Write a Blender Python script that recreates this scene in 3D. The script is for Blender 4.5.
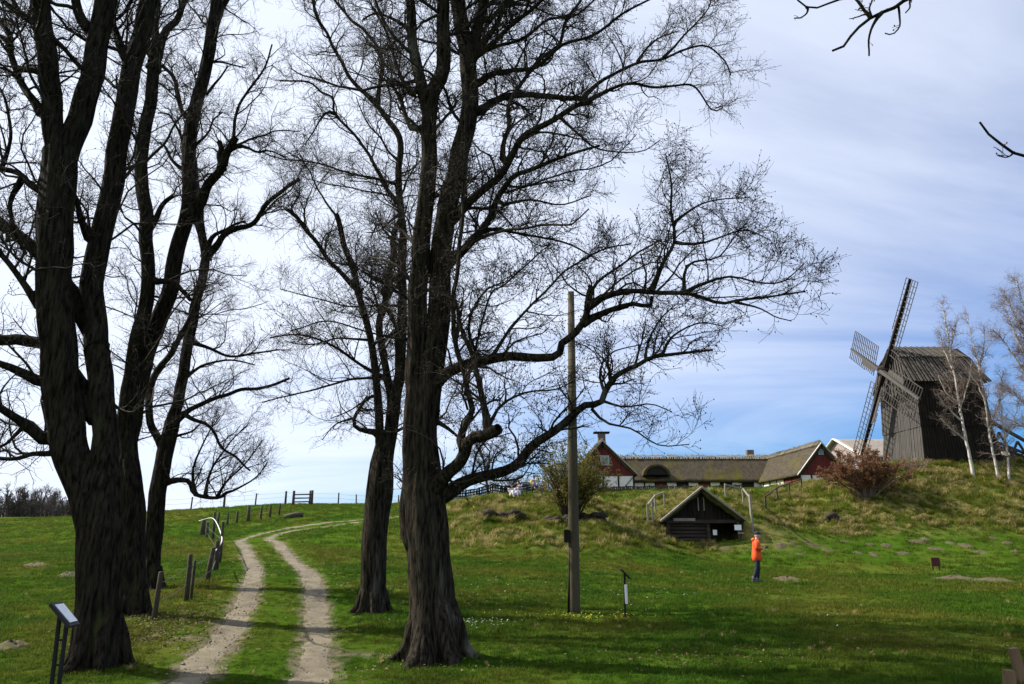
import bpy, math, random
import numpy as np
from mathutils import Vector, Matrix
for o in list(bpy.data.objects): bpy.data.objects.remove(o)
scn=bpy.context.scene; COL=scn.collection
random.seed(7); RNG=np.random.default_rng(11)
R=math.radians
# ------------------------------------------------ camera, sky, sun, exposure
F=720.0; HOR=530.0; EYE=1.8
TH=math.atan((HOR-342)/F); CT,ST=math.cos(TH),math.sin(TH)
cam=bpy.data.cameras.new('camera'); camo=bpy.data.objects.new('camera',cam); COL.objects.link(camo)
camo.location=(0,0,EYE); camo.rotation_euler=(math.pi/2+TH,0,0)
cam.sensor_width=36; cam.lens=F/1024*36; cam.clip_start=.05; cam.clip_end=9000
scn.camera=camo
SUN_AZ,SUN_EL=R(-73),R(41)
w=bpy.data.worlds.new('World'); scn.world=w; w.use_nodes=True
nt=w.node_tree; nt.nodes.clear(); N=nt.nodes.new; LK=nt.links.new
def mathn(op,a,b=None,c=None):
    n=N('ShaderNodeMath'); n.operation=op
    for i,v in enumerate((a,b,c)):
        if v is None: continue
        if isinstance(v,(int,float)): n.inputs[i].default_value=v
        else: LK(v,n.inputs[i])
    return n.outputs[0]
sky=N('ShaderNodeTexSky'); sky.sky_type='NISHITA'; sky.sun_disc=False
sky.sun_elevation=SUN_EL; sky.sun_rotation=SUN_AZ; sky.altitude=0; sky.air_density=1.0; sky.dust_density=0.25; sky.ozone_density=2.2
tc=N('ShaderNodeTexCoord'); sep=N('ShaderNodeSeparateXYZ'); LK(tc.outputs['Generated'],sep.inputs[0])
den=mathn('ADD',mathn('MAXIMUM',sep.outputs[2],0.0),0.22)
cx=mathn('DIVIDE',sep.outputs[0],den); cy=mathn('DIVIDE',sep.outputs[1],den)
cmb=N('ShaderNodeCombineXYZ'); LK(cx,cmb.inputs[0]); LK(cy,cmb.inputs[1])
mp=N('ShaderNodeMapping'); LK(cmb.outputs[0],mp.inputs[0]); mp.inputs['Rotation'].default_value=(0,0,R(28)); mp.inputs['Scale'].default_value=(.55,1.5,1); mp.inputs['Location'].default_value=(1.3,.4,0)
n1=N('ShaderNodeTexNoise'); n1.inputs['Scale'].default_value=.75; n1.inputs['Detail'].default_value=9; n1.inputs['Roughness'].default_value=.58; n1.inputs['Distortion'].default_value=.6; LK(mp.outputs[0],n1.inputs['Vector'])
# a broad cirrus deck on one side of the sky, thinning across it to clear blue
cov=mathn('ADD',mathn('MULTIPLY',mathn('SUBTRACT',n1.outputs[0],.5),1.5),0.0)
low=mathn('MULTIPLY',mathn('SUBTRACT',1.0,mathn('MINIMUM',mathn('MULTIPLY',mathn('MAXIMUM',sep.outputs[2],0.0),3.6),1.0)),-.55)
msk=N('ShaderNodeMapRange'); msk.interpolation_type='SMOOTHSTEP'
LK(mathn('ADD',mathn('ADD',cov,low),mathn('SUBTRACT',.71,mathn('MULTIPLY',cx,.30))),msk.inputs[0]); msk.inputs[1].default_value=-.25; msk.inputs[2].default_value=.95; msk.inputs[3].default_value=0.0; msk.inputs[4].default_value=.96
mix=N('ShaderNodeMix'); mix.data_type='RGBA'
LK(msk.outputs[0],mix.inputs['Factor'])
skt=N('ShaderNodeMix'); skt.data_type='RGBA'; skt.blend_type='MULTIPLY'; skt.inputs['Factor'].default_value=1; LK(sky.outputs[0],skt.inputs['A']); skt.inputs['B'].default_value=(.38,.86,1.50,1)
LK(skt.outputs['Result'],mix.inputs['A']); mix.inputs['B'].default_value=(10.2,11.0,12.7,1)
bg=N('ShaderNodeBackground'); bg.inputs[1].default_value=.055; LK(mix.outputs['Result'],bg.inputs[0])
wo=N('ShaderNodeOutputWorld'); LK(bg.outputs[0],wo.inputs[0])
sl=bpy.data.lights.new('sun','SUN'); sl.energy=5.0; sl.angle=R(.4); sl.color=(1,.95,.87)
so=bpy.data.objects.new('sun',sl); COL.objects.link(so)
SDIR=Vector((math.sin(SUN_AZ)*math.cos(SUN_EL),math.cos(SUN_AZ)*math.cos(SUN_EL),math.sin(SUN_EL)))
so.rotation_euler=SDIR.to_track_quat('Z','Y').to_euler(); so.location=(-30,40,60)
scn.view_settings.view_transform='Standard'; scn.view_settings.look='None'; scn.view_settings.exposure=.80; scn.view_settings.gamma=1
# ------------------------------------------------ helpers
def at(px,py,d):
    u=(px-512)/F; v=(342-py)/F; t=d/(CT-ST*v)
    return np.array((u*t,d,EYE+(ST+CT*v)*t))
def pxm(px,py,d):                      # metres per pixel there
    v=(342-py)/F; return d/(CT-ST*v)/F
ORG={}
def tag(o,label=None,cat=None,group=None,kind=None):
    if label: o['label']=label
    if cat: o['category']=cat
    if group: o['group']=group
    if kind: o['kind']=kind
    return o
def root(name,loc,label,cat,group=None):
    o=bpy.data.objects.new(name,None); COL.objects.link(o); o.location=Vector([float(v) for v in loc]); o.empty_display_size=.2
    ORG[o.name]=np.array(loc,float); return tag(o,label,cat,group)
def link(name,me,mat,parent=None,origin=(0,0,0)):
    o=bpy.data.objects.new(name,me); COL.objects.link(o)
    if mat: me.materials.append(mat)
    if parent: o.parent=parent; ORG[o.name]=ORG[parent.name]
    else: o.location=Vector([float(v) for v in origin]); ORG[o.name]=np.array(origin,float)
    return o
def npmesh(name,V,Q,smooth=True):
    V=np.asarray(V,np.float32).reshape(-1,3); Q=np.asarray(Q,np.int32); k=Q.shape[1]
    me=bpy.data.meshes.new(name); me.vertices.add(len(V)); me.vertices.foreach_set('co',V.ravel())
    me.loops.add(Q.size); me.loops.foreach_set('vertex_index',Q.ravel())
    me.polygons.add(len(Q)); me.polygons.foreach_set('loop_start',np.arange(0,Q.size,k,dtype=np.int32))
    me.polygons.foreach_set('use_smooth',np.full(len(Q),smooth)); me.update(calc_edges=True); me.validate(); return me
class MB:
    def __init__(s): s.v=[]; s.f=[]; s.sm=[]
    def poly(s,vs,fs,sm=False):
        b=len(s.v); s.v+= [tuple(float(c) for c in q) for q in vs]; s.f+=[tuple(b+i for i in f) for f in fs]; s.sm+=[sm]*len(fs)
        return s
    def box(s,c,sz,rz=0.0,bev=0):
        hx,hy,hz=[v/2 for v in sz]; ca,sa=math.cos(rz),math.sin(rz); vs=[]
        for dz in (-hz,hz):
            for dx,dy in ((-hx,-hy),(hx,-hy),(hx,hy),(-hx,hy)): vs.append((c[0]+dx*ca-dy*sa,c[1]+dx*sa+dy*ca,c[2]+dz))
        return s.poly(vs,[(3,2,1,0),(4,5,6,7),(0,1,5,4),(1,2,6,5),(2,3,7,6),(3,0,4,7)])
    def bar(s,p0,p1,wd,ht=None,w1=None,h1=None,up=(0,0,1)):
        p0=Vector(p0);p1=Vector(p1); t=(p1-p0).normalized(); u=Vector(up)
        if abs(t.dot(u))>.98: u=Vector((0,1,0))
        a=t.cross(u).normalized(); b=a.cross(t); ht=ht or wd; w1=w1 or wd; h1=h1 or ht; vs=[]
        for p,ww,hh in ((p0,wd,ht),(p1,w1,h1)):
            for sx,sy in ((-1,-1),(1,-1),(1,1),(-1,1)): vs.append(p+a*(sx*ww/2)+b*(sy*hh/2))
        return s.poly(vs,[(3,2,1,0),(4,5,6,7),(0,1,5,4),(1,2,6,5),(2,3,7,6),(3,0,4,7)])
    def tube(s,pts,rad,n=8,cap=True,jit=0,rng=random):
        pts=[Vector(p) for p in pts]; m=len(pts); vs=[]; ref=None
        for i,p in enumerate(pts):
            t=(pts[min(i+1,m-1)]-pts[max(i-1,0)]).normalized()
            if ref is None: ref=t.cross(Vector((.31,.95,.1))); 
            ref=(ref-t*ref.dot(t)).normalized(); b=t.cross(ref)
            r=rad[i] if hasattr(rad,'__len__') else rad
            for k in range(n):
                a=2*math.pi*k/n; rr=r*(1+rng.uniform(-jit,jit)); vs.append(p+ref*(rr*math.cos(a))+b*(rr*math.sin(a)))
        fs=[(i*n+k,i*n+(k+1)%n,(i+1)*n+(k+1)%n,(i+1)*n+k) for i in range(m-1) for k in range(n)]
        b0=len(s.v); s.poly(vs,fs,True)
        if cap: s.f+=[tuple(b0+k for k in reversed(range(n))),tuple(b0+(m-1)*n+k for k in range(n))]; s.sm+=[False,False]
        return s
    def prism(s,poly,off):
        n=len(poly); p=[tuple(q) for q in poly]+[tuple(np.array(q)+np.array(off)) for q in poly]
        return s.poly(p,[tuple(reversed(range(n))),tuple(range(n,2*n))]+[(i,(i+1)%n,n+(i+1)%n,n+i) for i in range(n)])
    def build(s,name,mat,parent=None,origin=None):
        og=ORG[parent.name] if parent else (np.array(origin,float) if origin is not None else np.zeros(3))
        me=bpy.data.meshes.new(name); me.from_pydata([tuple(np.array(v)-og) for v in s.v],[],s.f)
        me.polygons.foreach_set('use_smooth',s.sm); me.update()
        import bmesh
        bm=bmesh.new(); bm.from_mesh(me); bmesh.ops.recalc_face_normals(bm,faces=bm.faces); bm.to_mesh(me); bm.free()
        return link(name,me,mat,parent,og)
MATS={}
def mat(name,c1,c2=None,scale=3,rough=.85,bump=0,bscale=None,stretch=(1,1,1),c3=None,s3=.7,t3=(.55,.7),coord='Object',detail=6,trans=0,rand=0,spec=.3,bdist=.02,metal=0,lohi=(.3,.7)):
    if name in MATS: return MATS[name]
    m=bpy.data.materials.new(name); m.use_nodes=True; nt=m.node_tree; P=nt.nodes['Principled BSDF']; nn=nt.nodes.new; lk=nt.links.new
    P.inputs['Roughness'].default_value=rough; P.inputs['Specular IOR Level'].default_value=spec; P.inputs['Metallic'].default_value=metal
    if coord=='Object': src=nn('ShaderNodeTexCoord').outputs['Object']
    else: src=nn('ShaderNodeNewGeometry').outputs['Position']
    mp=nn('ShaderNodeMapping'); mp.inputs['Scale'].default_value=stretch; lk(src,mp.inputs[0])
    def noise(sc,det=detail):
        n=nn('ShaderNodeTexNoise'); n.inputs['Scale'].default_value=sc; n.inputs['Detail'].default_value=det; n.inputs['Roughness'].default_value=.62; lk(mp.outputs[0],n.inputs['Vector']); return n.outputs[0]
    def mixc(fac,a,b,lo=.3,hi=.7):
        mr=nn('ShaderNodeMapRange'); mr.inputs[1].default_value=lo; mr.inputs[2].default_value=hi; lk(fac,mr.inputs[0])
        x=nn('ShaderNodeMix'); x.data_type='RGBA'; lk(mr.outputs[0],x.inputs['Factor'])
        for s_,v in (('A',a),('B',b)):
            if isinstance(v,tuple): x.inputs[s_].default_value=(*v,1)
            else: lk(v,x.inputs[s_])
        return x.outputs['Result']
    col=mixc(noise(scale),c1,c2,*lohi) if c2 else None
    if c3: col=mixc(noise(s3,4),col,c3,*t3)
    if rand:
        oi=nn('ShaderNodeObjectInfo'); hsv=nn('ShaderNodeHueSaturation')
        mr=nn('ShaderNodeMapRange'); mr.inputs[3].default_value=1-rand; mr.inputs[4].default_value=1+rand; lk(oi.outputs['Random'],mr.inputs[0]); lk(mr.outputs[0],hsv.inputs['Value'])
        mr2=nn('ShaderNodeMapRange'); mr2.inputs[3].default_value=.5-rand*.045; mr2.inputs[4].default_value=.5+rand*.03
        ml=nn('ShaderNodeMath'); ml.operation='FRACT'; ml2=nn('ShaderNodeMath'); ml2.operation='MULTIPLY'; ml2.inputs[1].default_value=37.7; lk(oi.outputs['Random'],ml2.inputs[0]); lk(ml2.outputs[0],ml.inputs[0]); lk(ml.outputs[0],mr2.inputs[0]); lk(mr2.outputs[0],hsv.inputs['Hue'])
        if col is None: hsv.inputs['Color'].default_value=(*c1,1)
        else: lk(col,hsv.inputs['Color'])
        col=hsv.outputs[0]
    if col is None: P.inputs['Base Color'].default_value=(*c1,1)
    else: lk(col,P.inputs['Base Color'])
    if bump:
        b=nn('ShaderNodeBump'); b.inputs['Strength'].default_value=bump; b.inputs['Distance'].default_value=bdist; lk(noise(bscale or scale*3),b.inputs['Height']); lk(b.outputs[0],P.inputs['Normal'])
    if trans:
        tr=nn('ShaderNodeBsdfTranslucent'); 
        if col is None: tr.inputs[0].default_value=(*c1,1)
        else: lk(col,tr.inputs[0])
        ms=nn('ShaderNodeMixShader'); ms.inputs[0].default_value=trans; lk(P.outputs[0],ms.inputs[1]); lk(tr.outputs[0],ms.inputs[2]); lk(ms.outputs[0],nt.nodes['Material Output'].inputs[0])
    MATS[name]=m; return m
# ------------------------------------------------ terrain
CP=[(-12,-12,0),(12,-12,0),(0,-3,0),(-7,8,0.02),(0,8,0),(6.5,8,-.03),(-20,6,.1),(20,6,0),(40,10,.2),(-40,10,.5)]
for p in [(133,612,15),(150,590,19.5),(372,612,15.8),(575,613,15.6),(760,583,25),(620,616,15.2),
 (290,580,19.5),(300,537,39.5),(330,524,45.8),(377,518.5,47),(350,534,38.5),(400,530,40),(430,540,36),(420,513,52),(300,523,47.5),(340,511,56),(270,528,47),(240,525,52),(240,514,62),(300,510,60),(262,552,31),(262,538,41),(240,507,75),(310,504,78),(160,512,75),(420,506,78),
 (30,519,95),(60,517,140),(-200,519,110),(30,565,26),(40,620,14.8),(-150,545,45),(60,532,55),
 (450,556,31),(550,558,30),(635,552,33),(700,541.5,44),(650,543,42),(760,541,43),(800,534,45),(900,533,45.5),(1020,534,45),(1120,534,45),
 (900,583,25),(1010,583,25),(900,650,10.9),(980,613,16),(1200,560,33),
 (520,497,46),(490,499,46),(560,496,47),(600,504,47),(480,520,40),(540,524,38),(600,526,38.5),(455,524,42),(455,507,58),
 (620,499,56),(660,491.5,72),(590,491,74),(610,490,85),(720,489.5,88),(800,486,82),(700,492,55),(740,494,54),(676,506,48),(730,506,48),(702,497,50),(652,523,44.5),(757,524,44.5),(655,511,49),
 (775,514,50),(800,500,54),(830,487,60),(850,503,50.5),(880,470,56),(930,462.5,58),(1010,463,58),(990,482,54),(920,500,50),(1000,505,50),(1100,465,58),(1110,505,50),
 (500,496,66),(430,505,100),(930,470,75),(1050,470,75),(840,481,90)]:
    CP.append(tuple(at(*p)))
CP+=[(-80,200,4),(0,200,5),(80,200,6.5),(0,130,5.5),(60,110,7),(150,60,5),(-120,40,2),(-150,150,4),(0,-60,-.5),(90,-30,0),(-90,-30,0),(160,160,6)]
CP=np.array(CP,float)
def _U(r2): return np.where(r2<1e-9,0,0.5*r2*np.log(np.maximum(r2,1e-9)))
_n=len(CP); _d=((CP[:,None,:2]-CP[None,:,:2])**2).sum(-1)
_A=np.zeros((_n+3,_n+3)); _A[:_n,:_n]=_U(_d)+np.eye(_n)*0.6
_A[:_n,_n]=1; _A[:_n,_n+1:]=CP[:,:2]; _A[_n,:_n]=1; _A[_n+1:,:_n]=CP[:,:2].T
_w=np.linalg.solve(_A,np.concatenate([CP[:,2],np.zeros(3)]))
def H0(x,y):
    x=np.atleast_1d(np.asarray(x,float)); y=np.atleast_1d(np.asarray(y,float)); sh=x.shape
    x=x.ravel(); y=y.ravel()
    r=np.hypot(x,y-20); k=np.minimum(1,170/np.maximum(r,1e-6)); xx=x*k; yy=20+(y-20)*k
    out=np.empty(len(x))
    for i in range(0,len(x),20000):
        s=slice(i,i+20000)
        d=(xx[s,None]-CP[None,:,0])**2+(yy[s,None]-CP[None,:,1])**2
        out[s]=_U(d)@_w[:_n]+_w[_n]+_w[_n+1]*xx[s]+_w[_n+2]*yy[s]
    return (out*np.clip(1.4-r/420,0.2,1)).reshape(sh)
_perm=np.random.default_rng(5).random((256,256))
def vnoise(x,y):
    xi=np.floor(x).astype(int); yi=np.floor(y).astype(int); fx=x-xi; fy=y-yi; fx=fx*fx*(3-2*fx); fy=fy*fy*(3-2*fy)
    a=_perm[xi%256,yi%256]; b=_perm[(xi+1)%256,yi%256]; c=_perm[xi%256,(yi+1)%256]; d=_perm[(xi+1)%256,(yi+1)%256]
    return (a*(1-fx)+b*fx)*(1-fy)+(c*(1-fx)+d*fx)*fy-.5
def catmull(P,n):
    P=np.asarray(P,float); Q=np.vstack([2*P[0]-P[1],P,2*P[-1]-P[-2]]); out=[]
    m=len(P)-1
    for u in np.linspace(0,m-1e-9,n):
        i=int(u); t=u-i; a,b,c,d=Q[i:i+4]
        out.append(.5*((2*b)+(c-a)*t+(2*a-5*b+4*c-d)*t*t+(3*b-a-3*c+d)*t**3))
    return np.array(out)
def resample(P,n):
    P=np.asarray(P,float); s=np.r_[0,np.cumsum(np.linalg.norm(np.diff(P,axis=0),axis=1))]; u=np.linspace(0,s[-1],n)
    return np.stack([np.interp(u,s,P[:,k]) for k in range(P.shape[1])],1)
TRC=[(-1.0,-14),(-1.6,-4),(-2.5,4),(-3.15,9.35),(-3.55,11),(-4.05,13),(-4.6,15),(-5.45,18),(-7.4,24),(-9.4,29),(-11.4,34.2),(-13.5,39.3),(-14.3,42.4),(-13.5,44.6),(-11.2,45.9),(-8.5,46.9),(-5,48.7),(-1,52.5),(3,58),(7,66)]
TR=resample(catmull(TRC,400),500)
_tt=np.gradient(TR,axis=0); _tn=np.stack([-_tt[:,1],_tt[:,0]],1); _tn/=np.linalg.norm(_tn,axis=1)[:,None]
RUTS=[TR+_tn*.74,TR-_tn*.74]
def rutdist(x,y):
    best=np.full(x.shape,9.0); near=(np.abs(x+5)<22)&(y<75)
    xs=x[near]; ys=y[near]; bb=np.full(xs.shape,9.0)
    for rp in RUTS:
        for i in range(0,len(xs),8000):
            s=slice(i,i+8000); d=np.sqrt((xs[s,None]-rp[None,:,0])**2+(ys[s,None]-rp[None,:,1])**2).min(1); bb[s]=np.minimum(bb[s],d)
    best[near]=bb; return best
HUT=(9.25,13.75,44.55,47.6,1.12)
def sst(a,b,x): t=np.clip((x-a)/(b-a),0,1); return t*t*(3-2*t)
def bankmask(x,y):
    yf=np.interp(x,[-7,-3,0,5,8.5,13,18,40],[40,32,30.8,32,40,44,45.5,45.5]); return sst(yf-.6,yf+1.6,y)*sst(-6,-2,x)*(1-sst(66,74,y))
def H(x,y,fine=True,rd=None):
    x=np.atleast_1d(np.asarray(x,float)); y=np.atleast_1d(np.asarray(y,float))
    z=H0(x,y)
    bank=bankmask(x,y)
    if fine:
        z=z+vnoise(x*.45+3,y*.45)*.10+vnoise(x*1.3,y*1.3+9)*.05+vnoise(x*4,y*4)*.02
        z=z+bank*(vnoise(x*.7+40,y*.7)*.5+vnoise(x*1.9,y*1.9)*.34+vnoise(x*3.1+5,y*3.1)*.16)
    if rd is None: rd=rutdist(x,y)
    z=z-.05*np.exp(-(rd/.30)**2)
    m=sst(HUT[0]-.15,HUT[0]+.1,x)*(1-sst(HUT[1]-.1,HUT[1]+.15,x))*sst(HUT[2]-1.6,HUT[2]-.2,y)*(1-sst(HUT[3]-.1,HUT[3]+.15,y))
    return z*(1-m)+HUT[4]*m
def hz(x,y): return float(H(x,y)[0])
def hit(px,py,dmax=130):
    ds=np.concatenate([np.arange(4,40,.1),np.arange(40,dmax,.3)]); P=np.array([at(px,py,d) for d in ds]); g=H(P[:,0],P[:,1]); k=P[:,2]<g
    i=int(np.argmax(k)) if k.any() else len(ds)-1
    return np.array((P[i,0],P[i,1],g[i]))
def axis(a,b,s0,g,lim):
    v=list(np.arange(a,b,s0)); s=s0; x=v[-1]; hi=[]
    while x<lim[1]: s*=g; x+=s; hi.append(x)
    s=s0; x=a; lo=[]
    while x>lim[0]: s*=g; x-=s; lo.append(x)
    return np.array(lo[::-1]+v+hi)
gx=axis(-9,9,.16,1.035,(-3500,3500)); gy=axis(5,22,.15,1.022,(-1500,4000))
GX,GY=np.meshgrid(gx,gy); rd=rutdist(GX.ravel(),GY.ravel()); GZ=H(GX.ravel(),GY.ravel(),rd=rd)
nx,ny=len(gx),len(gy); ii=np.arange(nx*ny).reshape(ny,nx)
gq=np.stack([ii[:-1,:-1],ii[:-1,1:],ii[1:,1:],ii[1:,:-1]],-1).reshape(-1,4)
gme=npmesh('ground',np.stack([GX.ravel(),GY.ravel(),GZ],1),gq)
wn=np.exp(-(np.maximum(rd-.20,0)/.30)**2)
WP=[(*hit(362,655)[:2],.7,.5),(*hit(352,690)[:2],.55,.7),(*hit(185,640)[:2],.5,.8)]
for a_,b_,r1_,r2_ in WP: wn=np.maximum(wn,.92*np.exp(-((GX.ravel()-a_)/r1_)**2-((GY.ravel()-b_)/r2_)**2))
wa=gme.attributes.new('worn','FLOAT','POINT'); wa.data.foreach_set('value',wn.astype(np.float32))
def ground_mat():
    m=bpy.data.materials.new('meadow'); m.use_nodes=True; nt=m.node_tree; P=nt.nodes['Principled BSDF']; nn=nt.nodes.new; lk=nt.links.new
    P.inputs['Roughness'].default_value=.95; P.inputs['Specular IOR Level'].default_value=0
    geo=nn('ShaderNodeNewGeometry'); pos=geo.outputs['Position']
    def noise(sc,det=6,r=.6):
        n=nn('ShaderNodeTexNoise'); n.inputs['Scale'].default_value=sc; n.inputs['Detail'].default_value=det; n.inputs['Roughness'].default_value=r; lk(pos,n.inputs['Vector']); return n.outputs[0]
    def mixc(fac,a,b,lo,hi):
        mr=nn('ShaderNodeMapRange'); mr.inputs[1].default_value=lo; mr.inputs[2].default_value=hi; lk(fac,mr.inputs[0])
        x=nn('ShaderNodeMix'); x.data_type='RGBA'; lk(mr.outputs[0],x.inputs['Factor'])
        for s_,v in (('A',a),('B',b)):
            if isinstance(v,tuple): x.inputs[s_].default_value=(*v,1)
            else: lk(v,x.inputs[s_])
        return x.outputs['Result']
    c=mixc(noise(1.1),(.029,.066,.005),(.055,.098,.009),.35,.65)
    c=mixc(noise(.21,5),c,(.092,.098,.018),.46,.68)
    c=mixc(noise(.5,5),c,(.022,.052,.005),.55,.75)
    c=mixc(noise(9,4),c,(.022,.036,.006),.5,.8)
    sp=nn('ShaderNodeSeparateXYZ'); lk(geo.outputs['Normal'],sp.inputs[0])
    sl_=nn('ShaderNodeMath'); sl_.operation='SUBTRACT'; sl_.inputs[0].default_value=1; lk(sp.outputs[2],sl_.inputs[1])
    # dry grass left on the steep banks
    ad=nn('ShaderNodeMath'); ad.operation='MULTIPLY_ADD'; lk(noise(1.6,6,.7),ad.inputs[0]); ad.inputs[1].default_value=.16; lk(sl_.outputs[0],ad.inputs[2])
    dry=mixc(noise(3.5,5),(.100,.100,.024),(.185,.160,.055),.35,.65)
    c=mixc(ad.outputs[0],c,dry,.12,.21)
    at_=nn('ShaderNodeAttribute'); at_.attribute_name='worn'
    wm=nn('ShaderNodeMath'); wm.operation='MULTIPLY'; lk(at_.outputs['Fac'],wm.inputs[0]); lk(noise(2.5,5),wm.inputs[1])
    wc=mixc(noise(2.2),(.115,.095,.062),(.19,.160,.106),.3,.7)
    c=mixc(wm.outputs[0],c,wc,.30,.52)
    lk(c,P.inputs['Base Color'])
    b=nn('ShaderNodeBump'); b.inputs['Strength'].default_value=.8; b.inputs['Distance'].default_value=.05; lk(noise(14,8,.75),b.inputs['Height']); lk(b.outputs[0],P.inputs['Normal'])
    return m
tag(link('ground',gme,ground_mat()),kind='structure')
# dirt track: two worn wheel ruts with ragged edges
TV=[];TQ=[]
for rp in RUTS:
    P=resample(rp,900); t=np.gradient(P,axis=0); n=np.stack([-t[:,1],t[:,0]],1); n/=np.linalg.norm(n,axis=1)[:,None]
    sc=np.r_[0,np.cumsum(np.linalg.norm(np.diff(P,axis=0),axis=1))]; side=hash(float(rp[0,0]))%50
    hw=.305+vnoise(sc*.5+side,sc*0+3)*.10+vnoise(sc*2.2,sc*0+side)*.13; hw2=.305+vnoise(sc*.5+side,sc*0+13)*.10+vnoise(sc*2.2+7,sc*0+side)*.13
    base=len(TV) and sum(len(a) for a in TV); K=7
    rows=[]
    for k in range(K):
        f=k/(K-1)*2-1; off=np.where(f<0,f*hw,f*hw2); q=P+n*off[:,None]; rows.append(np.stack([q[:,0],q[:,1],H(q[:,0],q[:,1])+.045*(1-f*f)-.022],1))
    V=np.stack(rows,1).reshape(-1,3); TV.append(V); i=np.arange(len(P)*K).reshape(len(P),K)+base
    TQ.append(np.stack([i[:-1,:-1],i[:-1,1:],i[1:,1:],i[1:,:-1]],-1).reshape(-1,4))
m_dirt=mat('track_dirt',(.112,.093,.060),(.205,.172,.113),2.2,.95,.6,28,coord='pos',c3=(.085,.068,.045),s3=1.3,t3=(.5,.75),spec=.15)
tag(link('dirt_track',npmesh('dirt_track',np.vstack(TV),np.vstack(TQ)),m_dirt),kind='structure')
# ------------------------------------------------ trees
def tubes(P,Rr,s,rng,lob=None):
    P=np.asarray(P,float); M,Np,_=P.shape
    t=np.gradient(P,axis=1); t/=np.linalg.norm(t,axis=2,keepdims=True)+1e-9
    ref=rng.normal(size=(M,1,3)); ref=ref-t*(ref*t).sum(2,keepdims=True); ref/=np.linalg.norm(ref,axis=2,keepdims=True)+1e-9
    b=np.cross(t,ref); a=np.arange(s)*2*math.pi/s
    V=P[:,:,None]+Rr[:,:,None,None]*(ref[:,:,None]*np.cos(a)[:,None]+b[:,:,None]*np.sin(a)[:,None])
    i=np.arange(M*Np*s).reshape(M,Np,s); j=np.roll(i,-1,2)
    Q=np.stack([i[:,:-1],j[:,:-1],j[:,1:],i[:,1:]],-1).reshape(-1,4)
    return V.reshape(-1,3),Q
def spawn(P,Rr,cnt,rng,lr,ang=(35,70),up=.25,Np=5,rmax=.02,rf=.5,tmin=.15,wob=.22,drop=0,tip=.6,nohang=False):
    M,N0,_=P.shape; ang=(ang[0],ang[1]*1.12); idx=np.repeat(np.arange(M),cnt); K=len(idx)
    t=tmin+(1-tmin)*rng.random(K); f=t*(N0-1); i=np.minimum(f.astype(int),N0-2); fr=(f-i)[:,None]
    b=P[idx,i]*(1-fr)+P[idx,i+1]*fr; tg=P[idx,i+1]-P[idx,i]; tg/=np.linalg.norm(tg,axis=1)[:,None]+1e-9
    pr=Rr[idx,i]*(1-fr[:,0])+Rr[idx,i+1]*fr[:,0]
    v=rng.normal(size=(K,3)); v-=tg*(v*tg).sum(1)[:,None]; v/=np.linalg.norm(v,axis=1)[:,None]
    a=np.radians(rng.uniform(ang[0],ang[1],K))[:,None]*(1-.35*t[:,None]); d=tg*np.cos(a)+v*np.sin(a)
    L=rng.uniform(lr[0],lr[1],K)*(1-tip*t); out=[b]; p=b; drift=rng.normal(size=(K,3))*wob*.5
    for k in range(1,Np):
        d=d+rng.normal(size=(K,3))*wob+drift*.5; d[:,2]+=up/Np-drop*k/Np; d/=np.linalg.norm(d,axis=1)[:,None]
        p=p+d*(L/(Np-1))[:,None]; out.append(p)
    r0=np.minimum(pr*rf,rmax); q=np.linspace(1,.35,Np); out=np.stack(out,1); r0=r0[:,None]*q[None]
    if nohang: g=out[:,-1,2]>out[:,0,2]-.12*L; out=out[g]; r0=r0[g]
    return out,r0
def bark(name,c1,c2,c3,s=(24,24,3.6),t3=(.60,.68)): return mat(name,c1,c2,1.0,.95,1.0,1.0,stretch=s,c3=c3,s3=.11,t3=t3,spec=.04,bdist=.05,detail=5,lohi=(.36,.66))  # furrow shade put into the colour: dark grooves, paler ridges over the bump
m_bark=bark('bark_grey_furrowed',(.005,.004,.003),(.052,.043,.030),(.095,.090,.070))
m_bark2=bark('bark_dark',(.004,.003,.002),(.036,.030,.021),(.040,.044,.016))
m_twig=mat('twig_bark',(.024,.019,.014),(.042,.034,.024),3,.9,spec=.15)
m_bud=mat('buds',(.065,.055,.018),(.04,.025,.014),4,.7,trans=.25)
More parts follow.
